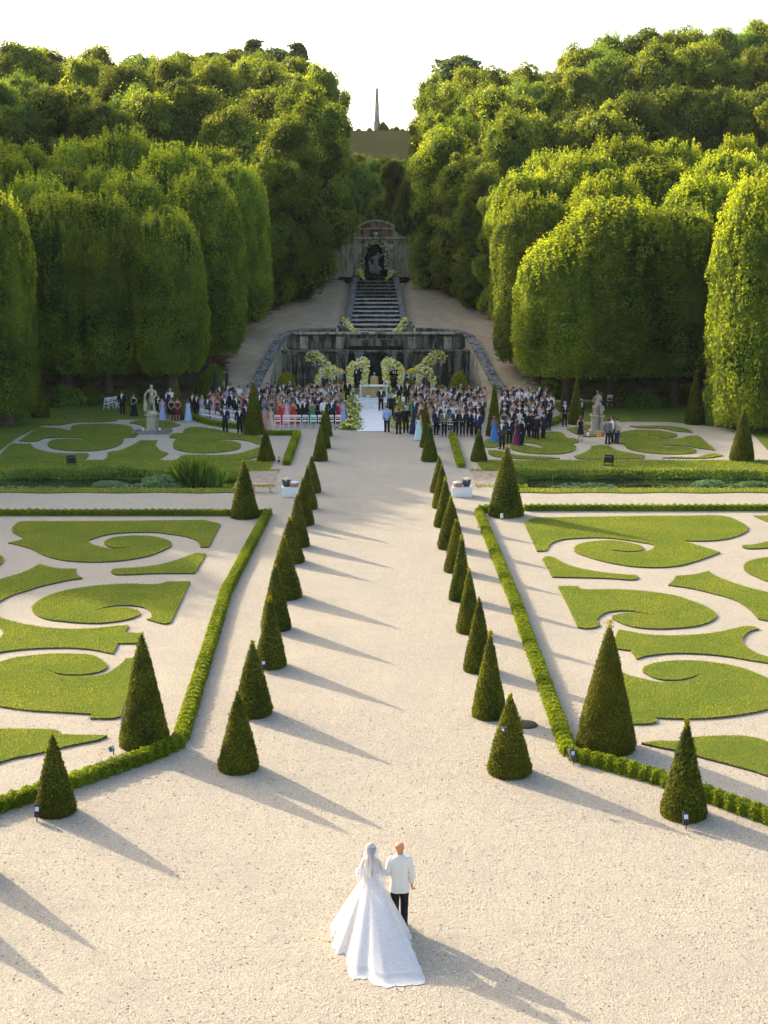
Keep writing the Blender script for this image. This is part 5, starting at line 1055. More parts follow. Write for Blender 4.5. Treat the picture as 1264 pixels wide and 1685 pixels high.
uplight(61, 1352, 'black garden spotlight at the foot of the small left yew'); uplight(1129, 1365, 'black garden spotlight at the foot of the small right yew'); uplight(944, 1258, 'tilted silver garden spotlight at the corner of the right hedge', c='bucket', rz=.4)
uplight(434, 1106, 'small garden spotlight at the base of the third yew, left row'); uplight(790, 1110, 'small garden spotlight at the base of a yew, right row'); uplight(826, 856, 'small white spotlight at the foot of the largest yew cone', .22, 'white'); uplight(187, 1242, 'small teal tinted spotlight left of the big left yew', .14, 'tarp', 1.2)
uplight(706, 760, 'small spotlight at the foot of the eleventh yew, right row'); uplight(459, 763, 'small dark spotlight by the end of the low corner hedge')
X, Y = at_ground(838, 1276); X, z = at_depth(829, 1200, Y - .36); o = empty('clip_camera', (X, Y - .34, z)); tag(o, 'small grey camera clipped to the nearest yew of the right row', 'camera')
MB().box((0, 0, 0), (.14, .08, .09)).build('body', M['bucket'], o, bevel=.01); MB().tube((-.02, -.04, 0), (-.02, -.09, 0), .03, n=10).build('lens', M['lens'], o); MB().tube((.05, .0, -.03), (.08, .02, -.22), .012).build('clamp', M['black'], o)
X, Y = at_ground(866, 1193); b = MB(); b.lathe([(.32, 0), (.30, .04), (.2, .07), (.02, .08)], n=18); tag(b.build('dark_disc', M['ivy_dark'] if 'ivy_dark' in M else M['turf_edge'], smooth=True), 'low dark round stump on the gravel beside the right row of yews', 'disc').location = (X, Y, 0)  # plain low disc, dark brown all over
# speaker towers
def speaker(x, y, top, label):
    X, Y = at_ground(x, y); z = at_depth(x, top, Y)[1]; o = empty('speaker_tower', (X, Y, 0)); tag(o, label, 'loudspeaker')
    MB().box((0, 0, .03), (.6, .6, .06)).build('base_plate', M['black'], o); MB().box((0, 0, z * .28), (.42, .42, z * .5)).build('subwoofer', M['black'], o, bevel=.02); MB().box((0, 0, z * .53 + (z * .47) / 2), (.27, .22, z * .46)).build('line_array', M['black'], o, bevel=.02)
speaker(354, 665, 613, 'black column loudspeaker left of a matching one behind the left guests'); speaker(374, 668, 613, 'black column loudspeaker nearer the basin behind the left guests'); speaker(887, 664, 618, 'black column loudspeaker under the right grove')
# things around the right statue
X, Y = at_ground(986, 722); o = empty('orange_bag', (X, Y, .12)); tag(o, 'bright orange bag standing at the foot of the right statue', 'bag'); MB().box((0, 0, .2), (.32, .2, .4), taper=.85).build('sack', M['orange'], o, bevel=.03); MB().tube((-.08, 0, .4), (.08, 0, .48), .012).build('strap', M['orange'], o)
for x, y, nm in ((236, 712, 'left side of the left statue'), (263, 712, 'right side of the left statue'), (967, 720, 'left side of the right statue'), (997, 721, 'right side of the right statue')):
    X, Y = at_ground(x, y); o = empty('box_light', (X, Y - .1, .12)); tag(o, 'small white lamp on the slab at the ' + nm, 'lamp'); MB().box((0, 0, .12), (.16, .16, .2), taper=.8).build('housing', M['white'], o, bevel=.01); MB().box((0, -.083, .12), (.1, .01, .1)).build('lens', M['lens'], o)

# ---------------------------------------------------------------- water plants
rw = np.random.RandomState(77)
def pads(x0, x1, y0, y1, n, z, label, size=.22):
    P = np.stack([rw.uniform(x0, x1, n), rw.uniform(y0, y1, n), np.full(n, z) + rw.uniform(0, .03, n)], 1)
    cxm, cym = (x0 + x1) / 2, (y0 + y1) / 2; k = (((P[:, 0] - cxm) / ((x1 - x0) / 2)) ** 2 + ((P[:, 1] - cym) / ((y1 - y0) / 2)) ** 2) < 1 + 0.35 * wnoise(P, 1.2, 3); P = P[k]
    N = np.tile([[0, 0, 1.0]], (len(P), 1)); V, Q = leafquads(P, N, size, rw, 0.95, 0.12); tag(link('lily_pads', npmesh('lily_pads', V, Q, M['aqua'], tint=rw.uniform(0, 1, len(Q)))), kind='stuff')
for a in [(-25, -16.5, 73.7, 76.0, 700, -.33, ''), (-14.5, -11, 74.0, 76.6, 380, -.33, ''), (-30, -24, 73.9, 77.3, 400, -.33, ''), (9.5, 13.5, 74.6, 77.0, 420, -.33, ''), (15, 18.5, 74.0, 75.8, 200, -.33, ''), (19, 26, 74.0, 77.0, 500, -.33, '')]: pads(*a)
def reeds(xpx, ypx, rad, h, n, mat, label, cat='reeds', wdt=.05, z=-.36):
    X, Y = at_ground(xpx, ypx, z); a = rw.uniform(0, 6.283, n); q = np.sqrt(rw.uniform(0, 1, n)) * rad; bx = np.cos(a) * q; by = np.sin(a) * q * .6; hh = h * rw.uniform(.5, 1, n) * (1 - .35 * (q / rad) ** 2)
    lx = bx * .35 + rw.normal(size=n) * h * .10; ly = by * .5 + rw.normal(size=n) * h * .1; p = rw.uniform(0, 6.28, n); dx, dy = np.cos(p) * wdt, np.sin(p) * wdt
    V = np.zeros((n, 4, 3)); V[:, 0] = np.stack([bx - dx, by - dy, 0 * a], 1); V[:, 1] = np.stack([bx + dx, by + dy, 0 * a], 1); V[:, 2] = np.stack([bx + lx * .5 + dx * .8, by + ly * .5 + dy * .8, hh * .6], 1); V[:, 3] = np.stack([bx + lx, by + ly, hh], 1)
    o = link('water_plant', npmesh('blades', V.reshape(-1, 3), np.arange(4 * n).reshape(n, 4), M[mat], tint=rw.uniform(.1, .9, n))); o.location = (X, Y, z); tag(o, label, cat)
reeds(322, 798, .95, 2.1, 800, 'ivy', 'tall clump of dark green reeds in the left canal'); reeds(345, 798, .8, 1.3, 400, 'ivy', 'lower reed clump right of the tall reeds in the left canal')
def floatplant(xpx, ypx, rx, h, label, mat='aqua'):
    X, Y = at_ground(xpx, ypx, -.36); o = link('water_plant', shrub_mesh(int(xpx), M[mat], 900, .2)); o.location = (X, Y, -.42); o.scale = (rx, .8, h); tag(o, label, 'water plant')
floatplant(262, 800, 1.0, .7, 'grey-green water plant left of the tall reeds'); floatplant(290, 802, .6, .4, 'low grey-green water plant beside the tall reeds'); floatplant(180, 798, 1.1, .3, 'spreading low water plant in the left canal'); floatplant(1165, 799, .9, .45, 'bushy water plant in the right canal'); floatplant(1235, 800, .8, .35, 'water plant in the right canal at the photo edge')
for sg in (-1, 1):       # overhanging growth on the far bank, sedge along the near edge
    for (n, mt, lo, hi, y0, tl, th_, sz) in ((7000, 'ivy', .0, .16, 78.0, 0, .7, .15), (5000, 'grass', .02, .12, 78.3, .1, .75, .13)):
        X = rw.uniform(7.8, 27, n) * sg; t = rw.beta(1.3, 1.3, n); Y = y0 + .8 * t + rw.normal(size=n) * .06; Z = -.34 + .38 * t + np.abs(wnoise(np.stack([X, Y, t], 1), (.9, .5, .5), 9)) * hi * rw.uniform(0, 1.2, n)
        V, Q = leafquads(np.stack([X, Y, Z], 1), np.tile([[0, -.8, .6]], (n, 1)), sz, rw, .5, .8, up=.6); tag(link('bank_growth', npmesh('bank_growth', V, Q, M[mt], tint=rw.uniform(tl, th_, n))), kind='stuff')
    n = 1600; X = rw.uniform(8, 27, n) * sg; Y = rw.normal(73.15, .06, n); Z = rw.uniform(-.3, .0, n); V, Q = leafquads(np.stack([X, Y, Z], 1), np.tile([[0, .3, .9]], (n, 1)), .10, rw, .4, .8, up=1.5); tag(link('bank_growth', npmesh('bank_growth', V, Q, M['grass'], tint=rw.uniform(.2, 1, n))), kind='stuff')
    n = 900; X = rw.uniform(5.4, 8.2, n) * sg; Y = np.where(rw.uniform(0, 1, n) < .5, rw.normal(74.0, .25, n), rw.normal(79.0, .25, n)); P = np.stack([X, Y], 1); tag(link('bank_grass', grass_blades(P, .01, .09, rl, 'bank_grass')), kind='stuff')
# ---------------------------------------------------------------- people
def fabric(name, c, rough=0.85, var=0.10): return plain(name, c, rough, var, 14)
M['skin'] = plain('skin', (0.52, 0.31, 0.21), 0.55, 0.06, 10); M['skin_dark'] = plain('skin_dark', (0.20, 0.11, 0.07), 0.55, 0.06, 10); M['skin_warm'] = plain('skin_warm', (0.62, 0.27, 0.13), 0.5, 0.08, 10)
M['hair_dark'] = plain('dark_hair', (0.025, 0.018, 0.014), 0.5, 0.3, 40); M['hair_brown'] = plain('brown_hair', (0.11, 0.06, 0.03), 0.5, 0.3, 40); M['hair_blond'] = plain('blond_hair', (0.42, 0.28, 0.12), 0.5, 0.2, 40); M['hair_grey'] = plain('grey_hair', (0.40, 0.39, 0.37), 0.6, 0.2, 40)
CL = {'black': (.012, .012, .015), 'navy': (.016, .024, .060), 'dark grey': (.045, .048, .055), 'midnight blue': (.02, .03, .10), 'brown': (.20, .15, .11), 'grey': (.16, .16, .17), 'white': (.78, .78, .76), 'light blue': (.36, .50, .72), 'red': (.58, .03, .03), 'crimson': (.42, .02, .07),
      'pink': (.72, .38, .42), 'peach floral': (.70, .46, .36), 'green': (.03, .28, .10), 'dark green': (.02, .10, .05), 'lavender': (.42, .40, .68), 'blue': (.08, .20, .50), 'purple': (.20, .02, .12), 'yellow': (.75, .50, .08), 'champagne': (.66, .55, .42), 'mint': (.52, .70, .66), 'rust': (.40, .12, .04), 'pale grey': (.50, .50, .52), 'burgundy': (.16, .02, .03), 'beige': (.55, .42, .30), 'gold': (.70, .50, .20)}
for k_, v_ in CL.items(): M['cl_' + k_] = fabric('cloth_' + k_.replace(' ', '_'), v_)
M['shoe'] = plain('black_shoes', (.012, .012, .012), .4, .1)
def limb(mb, path, rad, n=10, mi=0, flat=1.0):
    path = [Vector(p) for p in path]; rings = []; up = None
    for i, p in enumerate(path):
        d = (path[min(i + 1, len(path) - 1)] - path[max(i - 1, 0)]).normalized()
        u = Vector((1, 0, 0)); u = (u - d * u.dot(d)); u = u.normalized() if u.length > .1 else d.orthogonal().normalized(); w = d.cross(u)
        r_ = rad[i] if isinstance(rad[i], tuple) else (rad[i], rad[i])
        rings.append([p + u * math.cos(6.28318 * k / n) * r_[0] + w * math.sin(6.28318 * k / n) * r_[1] for k in range(n)])
    mb.rings(rings, mi); return mb
def smooth_path(P, k=3):
    out = []; n = len(P)
    for i in range(n - 1):
        p0, p1, p2, p3 = [np.array(P[j], float) for j in (max(i - 1, 0), i, i + 1, min(i + 2, n - 1))]
        for j in range(k):
            t = j / k; out.append(tuple(0.5 * ((2 * p1) + (-p0 + p2) * t + (2 * p0 - 5 * p1 + 4 * p2 - p3) * t * t + (-p0 + 3 * p1 - 3 * p2 + p3) * t ** 3)))
    out.append(tuple(np.array(P[-1], float))); return out
ARMS = {'clasp': ((.19, 0, 1.43), (.26, .03, 1.16), (.07, -.20, 1.0)), 'side': ((.19, 0, 1.43), (.24, .03, 1.15), (.24, -.03, .90)), 'phone': ((.19, 0, 1.43), (.25, -.10, 1.18), (.10, -.30, 1.42)), 'bent': ((.19, 0, 1.43), (.25, .04, 1.15), (.14, -.24, 1.12))}
def crowd_body(la, ra, female):
    V = [(0, 0, .95), (0, 0, 1.12), (0, 0, 1.32), (0, 0, 1.47), (0, -.005, 1.55), (0, -.015, 1.66), (0, -.005, 1.755)]; E = [(0, 1), (1, 2), (2, 3), (3, 4), (4, 5), (5, 6)]
    s = .86 if female else 1.0; Rd = [.12 * s, .10 * s, .13 * s, .07, .055, .093, .062]
    V.append((0, -.105, 1.64)); E.append((5, 7)); Rd.append(.018)
    for sg, arm in ((-1, la), (1, ra)):
        b_ = len(V); pts = ARMS[arm]; pts = [(sg * x * (.9 if female else 1), y, z) for x, y, z in pts]; h = Vector(pts[2]) + (Vector(pts[2]) - Vector(pts[1])).normalized() * .09
        V += pts + [tuple(h)]; E += [(3, b_), (b_, b_ + 1), (b_ + 1, b_ + 2), (b_ + 2, b_ + 3)]; Rd += [.055 * s, .042 * s, .034 * s, .038 * s]
        b_ = len(V); V += [(sg * .09, 0, .88), (sg * .10, -.01, .5), (sg * .10, .02, .09), (sg * .11, -.11, .04)]; E += [(0, b_), (b_, b_ + 1), (b_ + 1, b_ + 2), (b_ + 2, b_ + 3)]; Rd += [.085, .058, .04, .035]
    return skin_mesh('body', V, E, Rd, M['skin'], 1)
def set_mat(o, m): o.material_slots[0].link = 'OBJECT'; o.material_slots[0].material = m
def hair_mesh(kind):
    b = MB()
    if kind == 'short': b.lathe([(.094, -.02), (.104, .03), (.092, .085), (.05, .118), (.005, .125)], (0, .015, 1.655), 12, sx=.93)
    else:
        b.lathe([(.09, -.05), (.106, .02), (.096, .085), (.05, .12), (.005, .127)], (0, .018, 1.65), 12, sx=.95); limb(b, [(0, .05, 1.70), (0, .085, 1.6), (0, .09, 1.48), (0, .10, 1.36)], [(.09, .06), (.10, .05), (.10, .04), (.06, .02)])
    return b.mesh('hair', M['hair_dark'], smooth=True)
HS, HL = hair_mesh('short'), hair_mesh('long')
def man_proto(la, ra):
    o = empty('person'); link('body', crowd_body(la, ra, False), o)
    b = MB(); rr = [(.175, .125, .80), (.172, .12, .92), (.16, .112, 1.08), (.175, .12, 1.22), (.195, .122, 1.36), (.175, .10, 1.44), (.085, .07, 1.505)]
    b.rings([[(sx * math.cos(6.28318 * i / 14), sy * math.sin(6.28318 * i / 14), z) for i in range(14)] for sx, sy, z in rr], cap0=False)
    for sg, arm in ((-1, la), (1, ra)):
        p = [(sg * x, y, z) for x, y, z in ARMS[arm]]; limb(b, smooth_path([(sg * .12, 0, 1.43)] + p, 2), [.055, .062, .068, .064, .058, .052, .048], 8)
    link('jacket', b.mesh('jacket', M['cl_navy'], smooth=True), o)
    b = MB()
    for sg in (-1, 1): limb(b, [(sg * .08, 0, .95), (sg * .09, 0, .75), (sg * .10, -.01, .5), (sg * .10, .015, .25), (sg * .105, .02, .07)], [(.10, .11), (.092, .10), (.075, .08), (.066, .072), (.062, .075)], 8)
    link('trousers', b.mesh('trousers', M['cl_black'], smooth=True), o)
    b = MB(); b.add([(-.055, -.108, 1.47), (.055, -.108, 1.47), (.045, -.136, 1.36), (.012, -.132, 1.16), (-.012, -.132, 1.16), (-.045, -.136, 1.36), (-.05, -.07, 1.52), (.05, -.07, 1.52)], [(0, 5, 4, 3, 2, 1), (6, 0, 1, 7)]); link('shirt_front', b.mesh('shirt_front', M['cl_white']), o)
    b = MB()
    for sg in (-1, 1): b.box((sg * .11, -.05, .035), (.09, .28, .07))
    link('shoes', b.mesh('shoes', M['shoe'], bevel=.015), o); link('hair', HS, o); return o
def woman_proto(la, ra, long, name):
    o = empty('person'); link('body', crowd_body(la, ra, True), o); n = 22
    if long: rr = [(.30, .30, .03), (.25, .24, .35), (.20, .18, .70), (.165, .13, .95), (.122, .10, 1.12), (.15, .12, 1.29), (.13, .10, 1.38)]
    else: rr = [(.23, .20, .50), (.20, .17, .70), (.165, .13, .93), (.122, .10, 1.12), (.15, .12, 1.29), (.13, .10, 1.38)]
    rings = []
    for sx, sy, z in rr:
        f = max(0, (1.0 - z)) * .09; rings.append([(sx * math.cos(6.28318 * i / n) * (1 + f * math.cos(5 * 6.28318 * i / n)), sy * math.sin(6.28318 * i / n) * (1 + f * math.cos(5 * 6.28318 * i / n)), z) for i in range(n)])
    b = MB(); b.rings(rings, cap0=False)
    for sg in (-1, 1): limb(b, [(sg * .07, -.09, 1.36), (sg * .085, -.02, 1.475), (sg * .07, .08, 1.37)], [.012, .012, .012], 5)
    link('dress', b.mesh('dress', M['cl_red'], smooth=True), o)
    link('hair', HL, o); b = MB()
    for sg in (-1, 1): b.box((sg * .11, -.05, .03), (.06, .22, .06))
    link('shoes', b.mesh('shoes', M['shoe'], bevel=.012), o); return o
PM = [man_proto('clasp', 'clasp'), man_proto('side', 'side'), man_proto('bent', 'side'), man_proto('side', 'phone')]
PWL = [woman_proto('clasp', 'clasp', True, ''), woman_proto('side', 'side', True, ''), woman_proto('bent', 'phone', True, '')]
PWS = [woman_proto('clasp', 'clasp', False, ''), woman_proto('side', 'bent', False, '')]
used = set(); rp = random.Random(99)
def person(x, y, sex, cloth, label, face=0.0, h=None, pose=None, hair=None, long=True, group=None, legs='black', skin=None, world=None, z=0.0):
    X, Y = world or at_ground(x, y, z)
    L = PM if sex == 'm' else (PWL if long else PWS); p = L[(pose if pose is not None else rp.randrange(len(L))) % len(L)]
    h = h or (rp.uniform(1.74, 1.88) if sex == 'm' else rp.uniform(1.66, 1.78)); s = h / 1.8
    if p.name not in used and 'label' not in p.keys(): o = p; used.add(p.name); o.location = (X, Y, z); o.rotation_euler = (0, 0, face); o.scale = (s * 1.08, s * 1.08, s)
    else: o = thing_copy(p, (X, Y, z), face, (s * 1.08, s * 1.08, s))
    o['label'] = label; o['category'] = 'person'
    if 'group' in o.keys(): del o['group']
    if group: o['group'] = group
    sk = skin or ('skin_dark' if rp.random() < .12 else 'skin'); hc = hair or rp.choice(['hair_dark', 'hair_dark', 'hair_brown', 'hair_brown', 'hair_blond' if sex == 'w' else 'hair_grey'])
    for c in o.children:
        k = c.name.split('.')[0]
        if k == 'body': set_mat(c, M[sk])
        elif k in ('jacket', 'dress'): set_mat(c, M['cl_' + cloth])
        elif k == 'trousers': set_mat(c, M['cl_' + legs])
        elif k == 'hair': set_mat(c, M[hc])
    return o
P = person
# singled-out figures
for x, y, c, lb, kw in [
 (436, 709, 'pink', 'woman in a long pale pink dress at the left end of the white chairs', {}), (446, 711, 'peach floral', 'woman in a long peach floral dress in front of the first white chair', {}),
 (462, 698, 'red', 'woman in a long red dress behind the second white chair', {}), (472, 698, 'pink', 'woman in a pink dress between the two women in red', {}), (484, 698, 'red', 'woman in a strapless red dress behind the fourth white chair', {}),
 (514, 698, 'green', 'woman in a green dress raising her phone, left front row', dict(pose=2)), (523, 697, 'black', 'woman in a black dress with a pale front, left front row', {}), (556, 697, 'crimson', 'woman in a crimson dress behind the last white chair', {}), (564, 697, 'lavender', 'woman in a violet blue dress nearest the carpet, left front row', {}),
 (689, 724, 'mint', 'woman in a full-length mint dress standing right of the carpet, foremost', dict(face=2.6, hair='hair_brown', h=1.78)), (681, 714, 'midnight blue', 'woman in a long dark blue dress beside the one in mint', dict(face=2.9)),
 (813, 728, 'blue', 'woman in a long tiered blue dress in front of the tall dark yew', {}), (851, 733, 'purple', 'woman in a long purple dress on the right-hand lawn', dict(face=.8)), (741, 704, 'pale grey', 'woman in a long pale grey lace dress, right front row', {}),
 (268, 692, 'lavender', 'woman in a long lavender dress just right of the left statue', {}), (283, 693, 'black', 'woman in a short black dress with folded arms by the left grove', dict(long=False, pose=0)), (293, 693, 'burgundy', 'woman in a short burgundy dress by the left grove', dict(long=False, pose=0)),
 (310, 693, 'light blue', 'woman in a long pale blue dress at the end of the curved hedge', {}), (333, 688, 'pale grey', 'woman in a long silver grey dress behind the empty chairs', {}), (347, 679, 'burgundy', 'woman in a burgundy dress behind the empty chairs', {}), (356, 679, 'rust', 'woman in a rust coloured dress behind the empty chairs', {}),
 (221, 685, 'black', 'woman in black with bare shoulders under the trees, left of the statue', {}), (955, 726, 'black', 'woman in a black knee-length dress seen from behind, left of the right statue', dict(long=False, face=3.14, pose=1)),
 (394, 690, 'champagne', 'woman in a floral champagne dress left of the tall dark yew', {}), (476, 662, 'crimson', 'woman in a crimson top at the back of the left block, beneath the wall', {}),
 (543, 660, 'yellow', 'bridesmaid in yellow, leftmost of the four under the small left arch', {}), (550, 659, 'gold', 'bridesmaid in golden yellow, second of four under the small left arch', {}), (557, 660, 'champagne', 'bridesmaid in pale champagne yellow, third of four', {}), (565, 661, 'yellow', 'bridesmaid in yellow nearest the tall left arch', {})]:
    P(x, y, 'w', c, lb, **dict(dict(face=rp.uniform(-.3, .3)), **kw))
for x, y, c, lb, kw in [
 (627, 676, 'black', 'groom in a black dinner suit waiting at the end of the carpet', dict(pose=0, h=1.86, hair='hair_dark')), (644, 688, 'black', 'man in black seen from behind beside the carpet, close to the groom', dict(face=3.0, pose=1)),
 (494, 698, 'black', 'man in a black suit between the woman in red and a grey-haired man', {}), (502, 698, 'black', 'grey-haired man in a black dinner suit, left front row', dict(hair='hair_grey', pose=1)), (534, 698, 'white', 'man in a white dinner jacket, left front row', {}), (546, 698, 'navy', 'man in a navy suit holding a paper, left front row', dict(pose=2)),
 (637, 711, 'light blue', 'photographer in a light blue shirt standing at the end of the carpet', dict(face=3.0, pose=2)), (656, 714, 'black', 'man in black standing right of the photographer, seen from behind', dict(face=2.9, pose=1)), (668, 712, 'black', 'man in black beside the flower mound right of the carpet', dict(face=3.3, pose=0)),
 (718, 715, 'navy', 'man in a navy suit stepping out at the right front row', dict(pose=1, face=.5)), (731, 717, 'brown', 'man in a brown three-piece suit, right front row', dict(pose=0)), (725, 706, 'white', 'man in a white shirt between the navy and the brown suit', {}),
 (750, 716, 'black', 'young man in a black suit with clasped hands, right front row', dict(pose=0)), (761, 717, 'black', 'dark-haired young man in black second in the line of youths', dict(pose=0)), (772, 716, 'navy', 'young man in a navy suit third in the line of youths', {}), (780, 717, 'navy', 'young man in navy fourth in the line of youths', {}), (788, 721, 'midnight blue', 'young man in blue looking down at the end of the youths line', dict(pose=2, face=-.8)),
 (826, 739, 'dark grey', 'bald older man in a dark grey suit standing foremost on the right-hand lawn', dict(pose=2, hair='hair_grey', face=-.4)), (838, 731, 'navy', 'man in a navy suit behind the older man in grey', dict(pose=0)), (859, 734, 'black', 'man in black beside the woman in purple', dict(face=1.0)),
 (874, 721, 'black', 'man in black at the left of three seen from behind', dict(face=3.0, pose=1)), (883, 724, 'black', 'man in black in the middle of three on the right-hand lawn', dict(face=2.4, pose=1)), (894, 722, 'navy', 'man in navy at the right of three on the right-hand lawn', dict(face=2.0)),
 (929, 702, 'black', 'man in a black suit with folded arms left of the narrow right yew', dict(pose=0)), (956, 697, 'black', 'man in a black dinner suit right of the narrow yew', dict(pose=0)),
 (202, 683, 'black', 'man in black standing under the trees at the left', dict(pose=1)), (262, 689, 'black', 'man in black beside the left statue, behind the woman in lavender', {}), (275, 682, 'navy', 'man in navy under the trees behind the woman in black', {}), (281, 678, 'white', 'man in a white shirt under the trees by the narrow yew', {}),
 (318, 686, 'black', 'man in black right of the woman in pale blue', dict(pose=1)), (325, 687, 'black', 'man in a black suit and white shirt right of the woman in pale blue', dict(pose=1)), (371, 712, 'navy', 'man in a navy suit with raised hands in front of the curved hedge', dict(pose=2)), (395, 714, 'black', 'photographer in black on the worn lawn beside the tall dark yew', dict(pose=3)), (404, 704, 'navy', 'man in navy half hidden by the tall dark yew', dict(face=.6)),
 (380, 667, 'black', 'man in black beside the loudspeakers', {}), (572, 662, 'black', 'man in black between the bridesmaids and the tall left arch', {}), (1007, 729, 'white', 'man in a white shirt bending at the foot of the right statue', dict(face=-1.6, pose=2)),
 (656.5, 665, 'black', 'groomsman in black nearest the altar, right side', {}), (670.5, 665, 'black', 'second groomsman from the altar on the right side', {}), (683, 665, 'black', 'third groomsman from the altar on the right side', {}), (694, 664, 'black', 'groomsman in black farthest from the altar, under the small right arch', {})]:
    P(x, y, 'm', c, lb, **dict(dict(face=rp.uniform(-.25, .25)), **kw))
P(1000, 731, 'm', 'grey', 'woman with black hair, grey top and black trousers by the right statue', face=2.6, hair='hair_dark', pose=1, h=1.7)
P(1015, 730, 'm', 'beige', 'woman in a beige top and blue jeans by the right statue', face=2.2, hair='hair_dark', pose=2, h=1.68, legs='midnight blue')
pr = P(616, 661, 'm', 'gold', 'priest in a golden robe standing behind the altar', pose=1, hair='hair_grey', h=1.85, legs='white', world=(CAMX - .2, at_ground(616, 661)[1] + 2.4), z=.3)
b = MB(); b.rings([[(sx * math.cos(6.28318 * i / 16), sy * math.sin(6.28318 * i / 16), z) for i in range(16)] for sx, sy, z in [(.36, .3, .1), (.33, .26, .6), (.30, .22, 1.1), (.24, .15, 1.4), (.10, .08, 1.5)]]); link('robe', b.mesh('robe', M['cl_gold'], smooth=True), pr)
# rows of guests
MC = ['black', 'black', 'navy', 'navy', 'black', 'dark grey', 'midnight blue', 'navy', 'white']; WC = ['pink', 'champagne', 'crimson', 'green', 'lavender', 'blue', 'burgundy', 'dark green', 'rust', 'peach floral', 'light blue', 'yellow', 'beige', 'pale grey']
def block(ys, xfun, step, nm, frm, pw):
    for ri, y in enumerate(ys):
        x0, x1 = xfun(y); xs = []; x = x0 + rp.uniform(0, 4)
        while x < x1: xs.append(x); x += step * rp.uniform(.8, 1.25)
        if frm == 'right': pass
        order = xs if nm.startswith('right') else xs[::-1]
        for k_, x in enumerate(order):
            sex = 'w' if rp.random() < pw else 'm'; c = rp.choice(WC if sex == 'w' else MC); long = rp.random() < .7
            what = ('woman in a %s dress' if sex == 'w' else 'man in a %s suit') % c
            if sex == 'm' and c == 'white': what = 'man in a white shirt'
            P(x, y + rp.uniform(-1, 1), sex, c, '%s, %s row, %s, %s from aisle' % (what, ORD[ri], nm, ORD[k_]), face=rp.uniform(-.5, .5) + (0.2 if nm.startswith('left') else -.2), long=long, group='guests in the ' + nm)
block([692, 687, 682, 677.5, 673, 669, 665], lambda y: (434 + (697 - y) * .15, 564 - (697 - y) * .2), 12, 'left main block', 'left', .42)
block([707, 701, 695, 689, 683.5, 678, 673, 669], lambda y: (676 + max(0, y - 690) * 1.2, 798), 12.4, 'right main block', 'right', .45)
block([691, 684, 677, 670], lambda y: (342 + (691 - y) * .9, 430), 15, 'left side group', 'left', .5)
block([716, 708, 700, 693, 686, 679, 672], lambda y: (828, 868 if y > 710 else 906), 11.8, 'right side group', 'right', .3)
# ---------------------------------------------------------------- folding chairs
def chair_proto():
    o = empty('folding_chair'); W_ = M['white']
    MB().box((0, 0, .45), (.42, .40, .035)).build('seat', W_, o, bevel=.01)
    for sx in (-1, 1): MB().tube((sx * .2, .22, 0), (sx * .2, -.20, .88), .018, n=5).build('back_leg', W_, o); MB().tube((sx * .18, -.24, 0), (sx * .18, .16, .46), .016, n=5).build('leg', W_, o)
    MB().box((0, -.19, .82), (.40, .025, .14)).build('backrest', W_, o, bevel=.008); MB().box((0, -.155, .66), (.40, .02, .05)).build('back_slat', W_, o); MB().tube((-.2, .12, .2), (.2, .12, .2), .012, n=5).build('stretcher', W_, o)
    return o
cp = chair_proto(); first = [True]
def chair(x, y, rz, label, group):
    X, Y = at_ground(x, y)
    if first[0]: first[0] = False; o = cp; o.location = (X, Y, 0); o.rotation_euler = (0, 0, rz); o['group'] = group; o['label'] = label
    else: o = thing_copy(cp, (X, Y, 0), rz, label=label, group=group)
    o['category'] = 'chair'; return o
for i, x in enumerate([457, 470.5, 480.5, 491, 503, 516, 528.5, 544, 557]): chair(x, 703, rp.uniform(-.06, .06), 'white folding chair in the left front row, %s from the left' % ORD[i], 'white folding chairs in the left front row')
for i, x in enumerate([703, 712, 722, 741, 752, 766, 779]): chair(x, 709, rp.uniform(-.08, .08), 'white folding chair behind the legs of the right front row, %s from the aisle' % ORD[i], 'white folding chairs of the right front row')
for r_ in range(3):
    for i in range(7): chair(336 + i * 8.6 + r_ * 3.5, 692.5 + i * 1.6 - r_ * 6.5, -.85, 'empty white folding chair by the curved hedge, row %s, %s from the left' % (['nearest the hedge', 'in the middle', 'at the back'][r_], ORD[i]), 'empty chairs by the curved left hedge')
for i in range(6): chair(866 + i * 7.5, 703 - i * 1.6, .8, 'empty white folding chair behind the right group, %s from the aisle' % ORD[i], 'empty chairs by the curved right hedge')
for i, (x, y) in enumerate([(182, 672), (187, 671), (194, 673), (176, 674)]): chair(x, y, i, 'stacked away white chair in the shade under the left grove, %s from the right' % ORD[3 - i], 'chairs in the shade under the left grove')
for i, (x, y) in enumerate([(1003, 668), (1104, 666), (1111, 667)]): chair(x, y, i, 'white chair in the shade under the right grove, %s from the left' % ORD[i], 'chairs in the shade under the right grove')

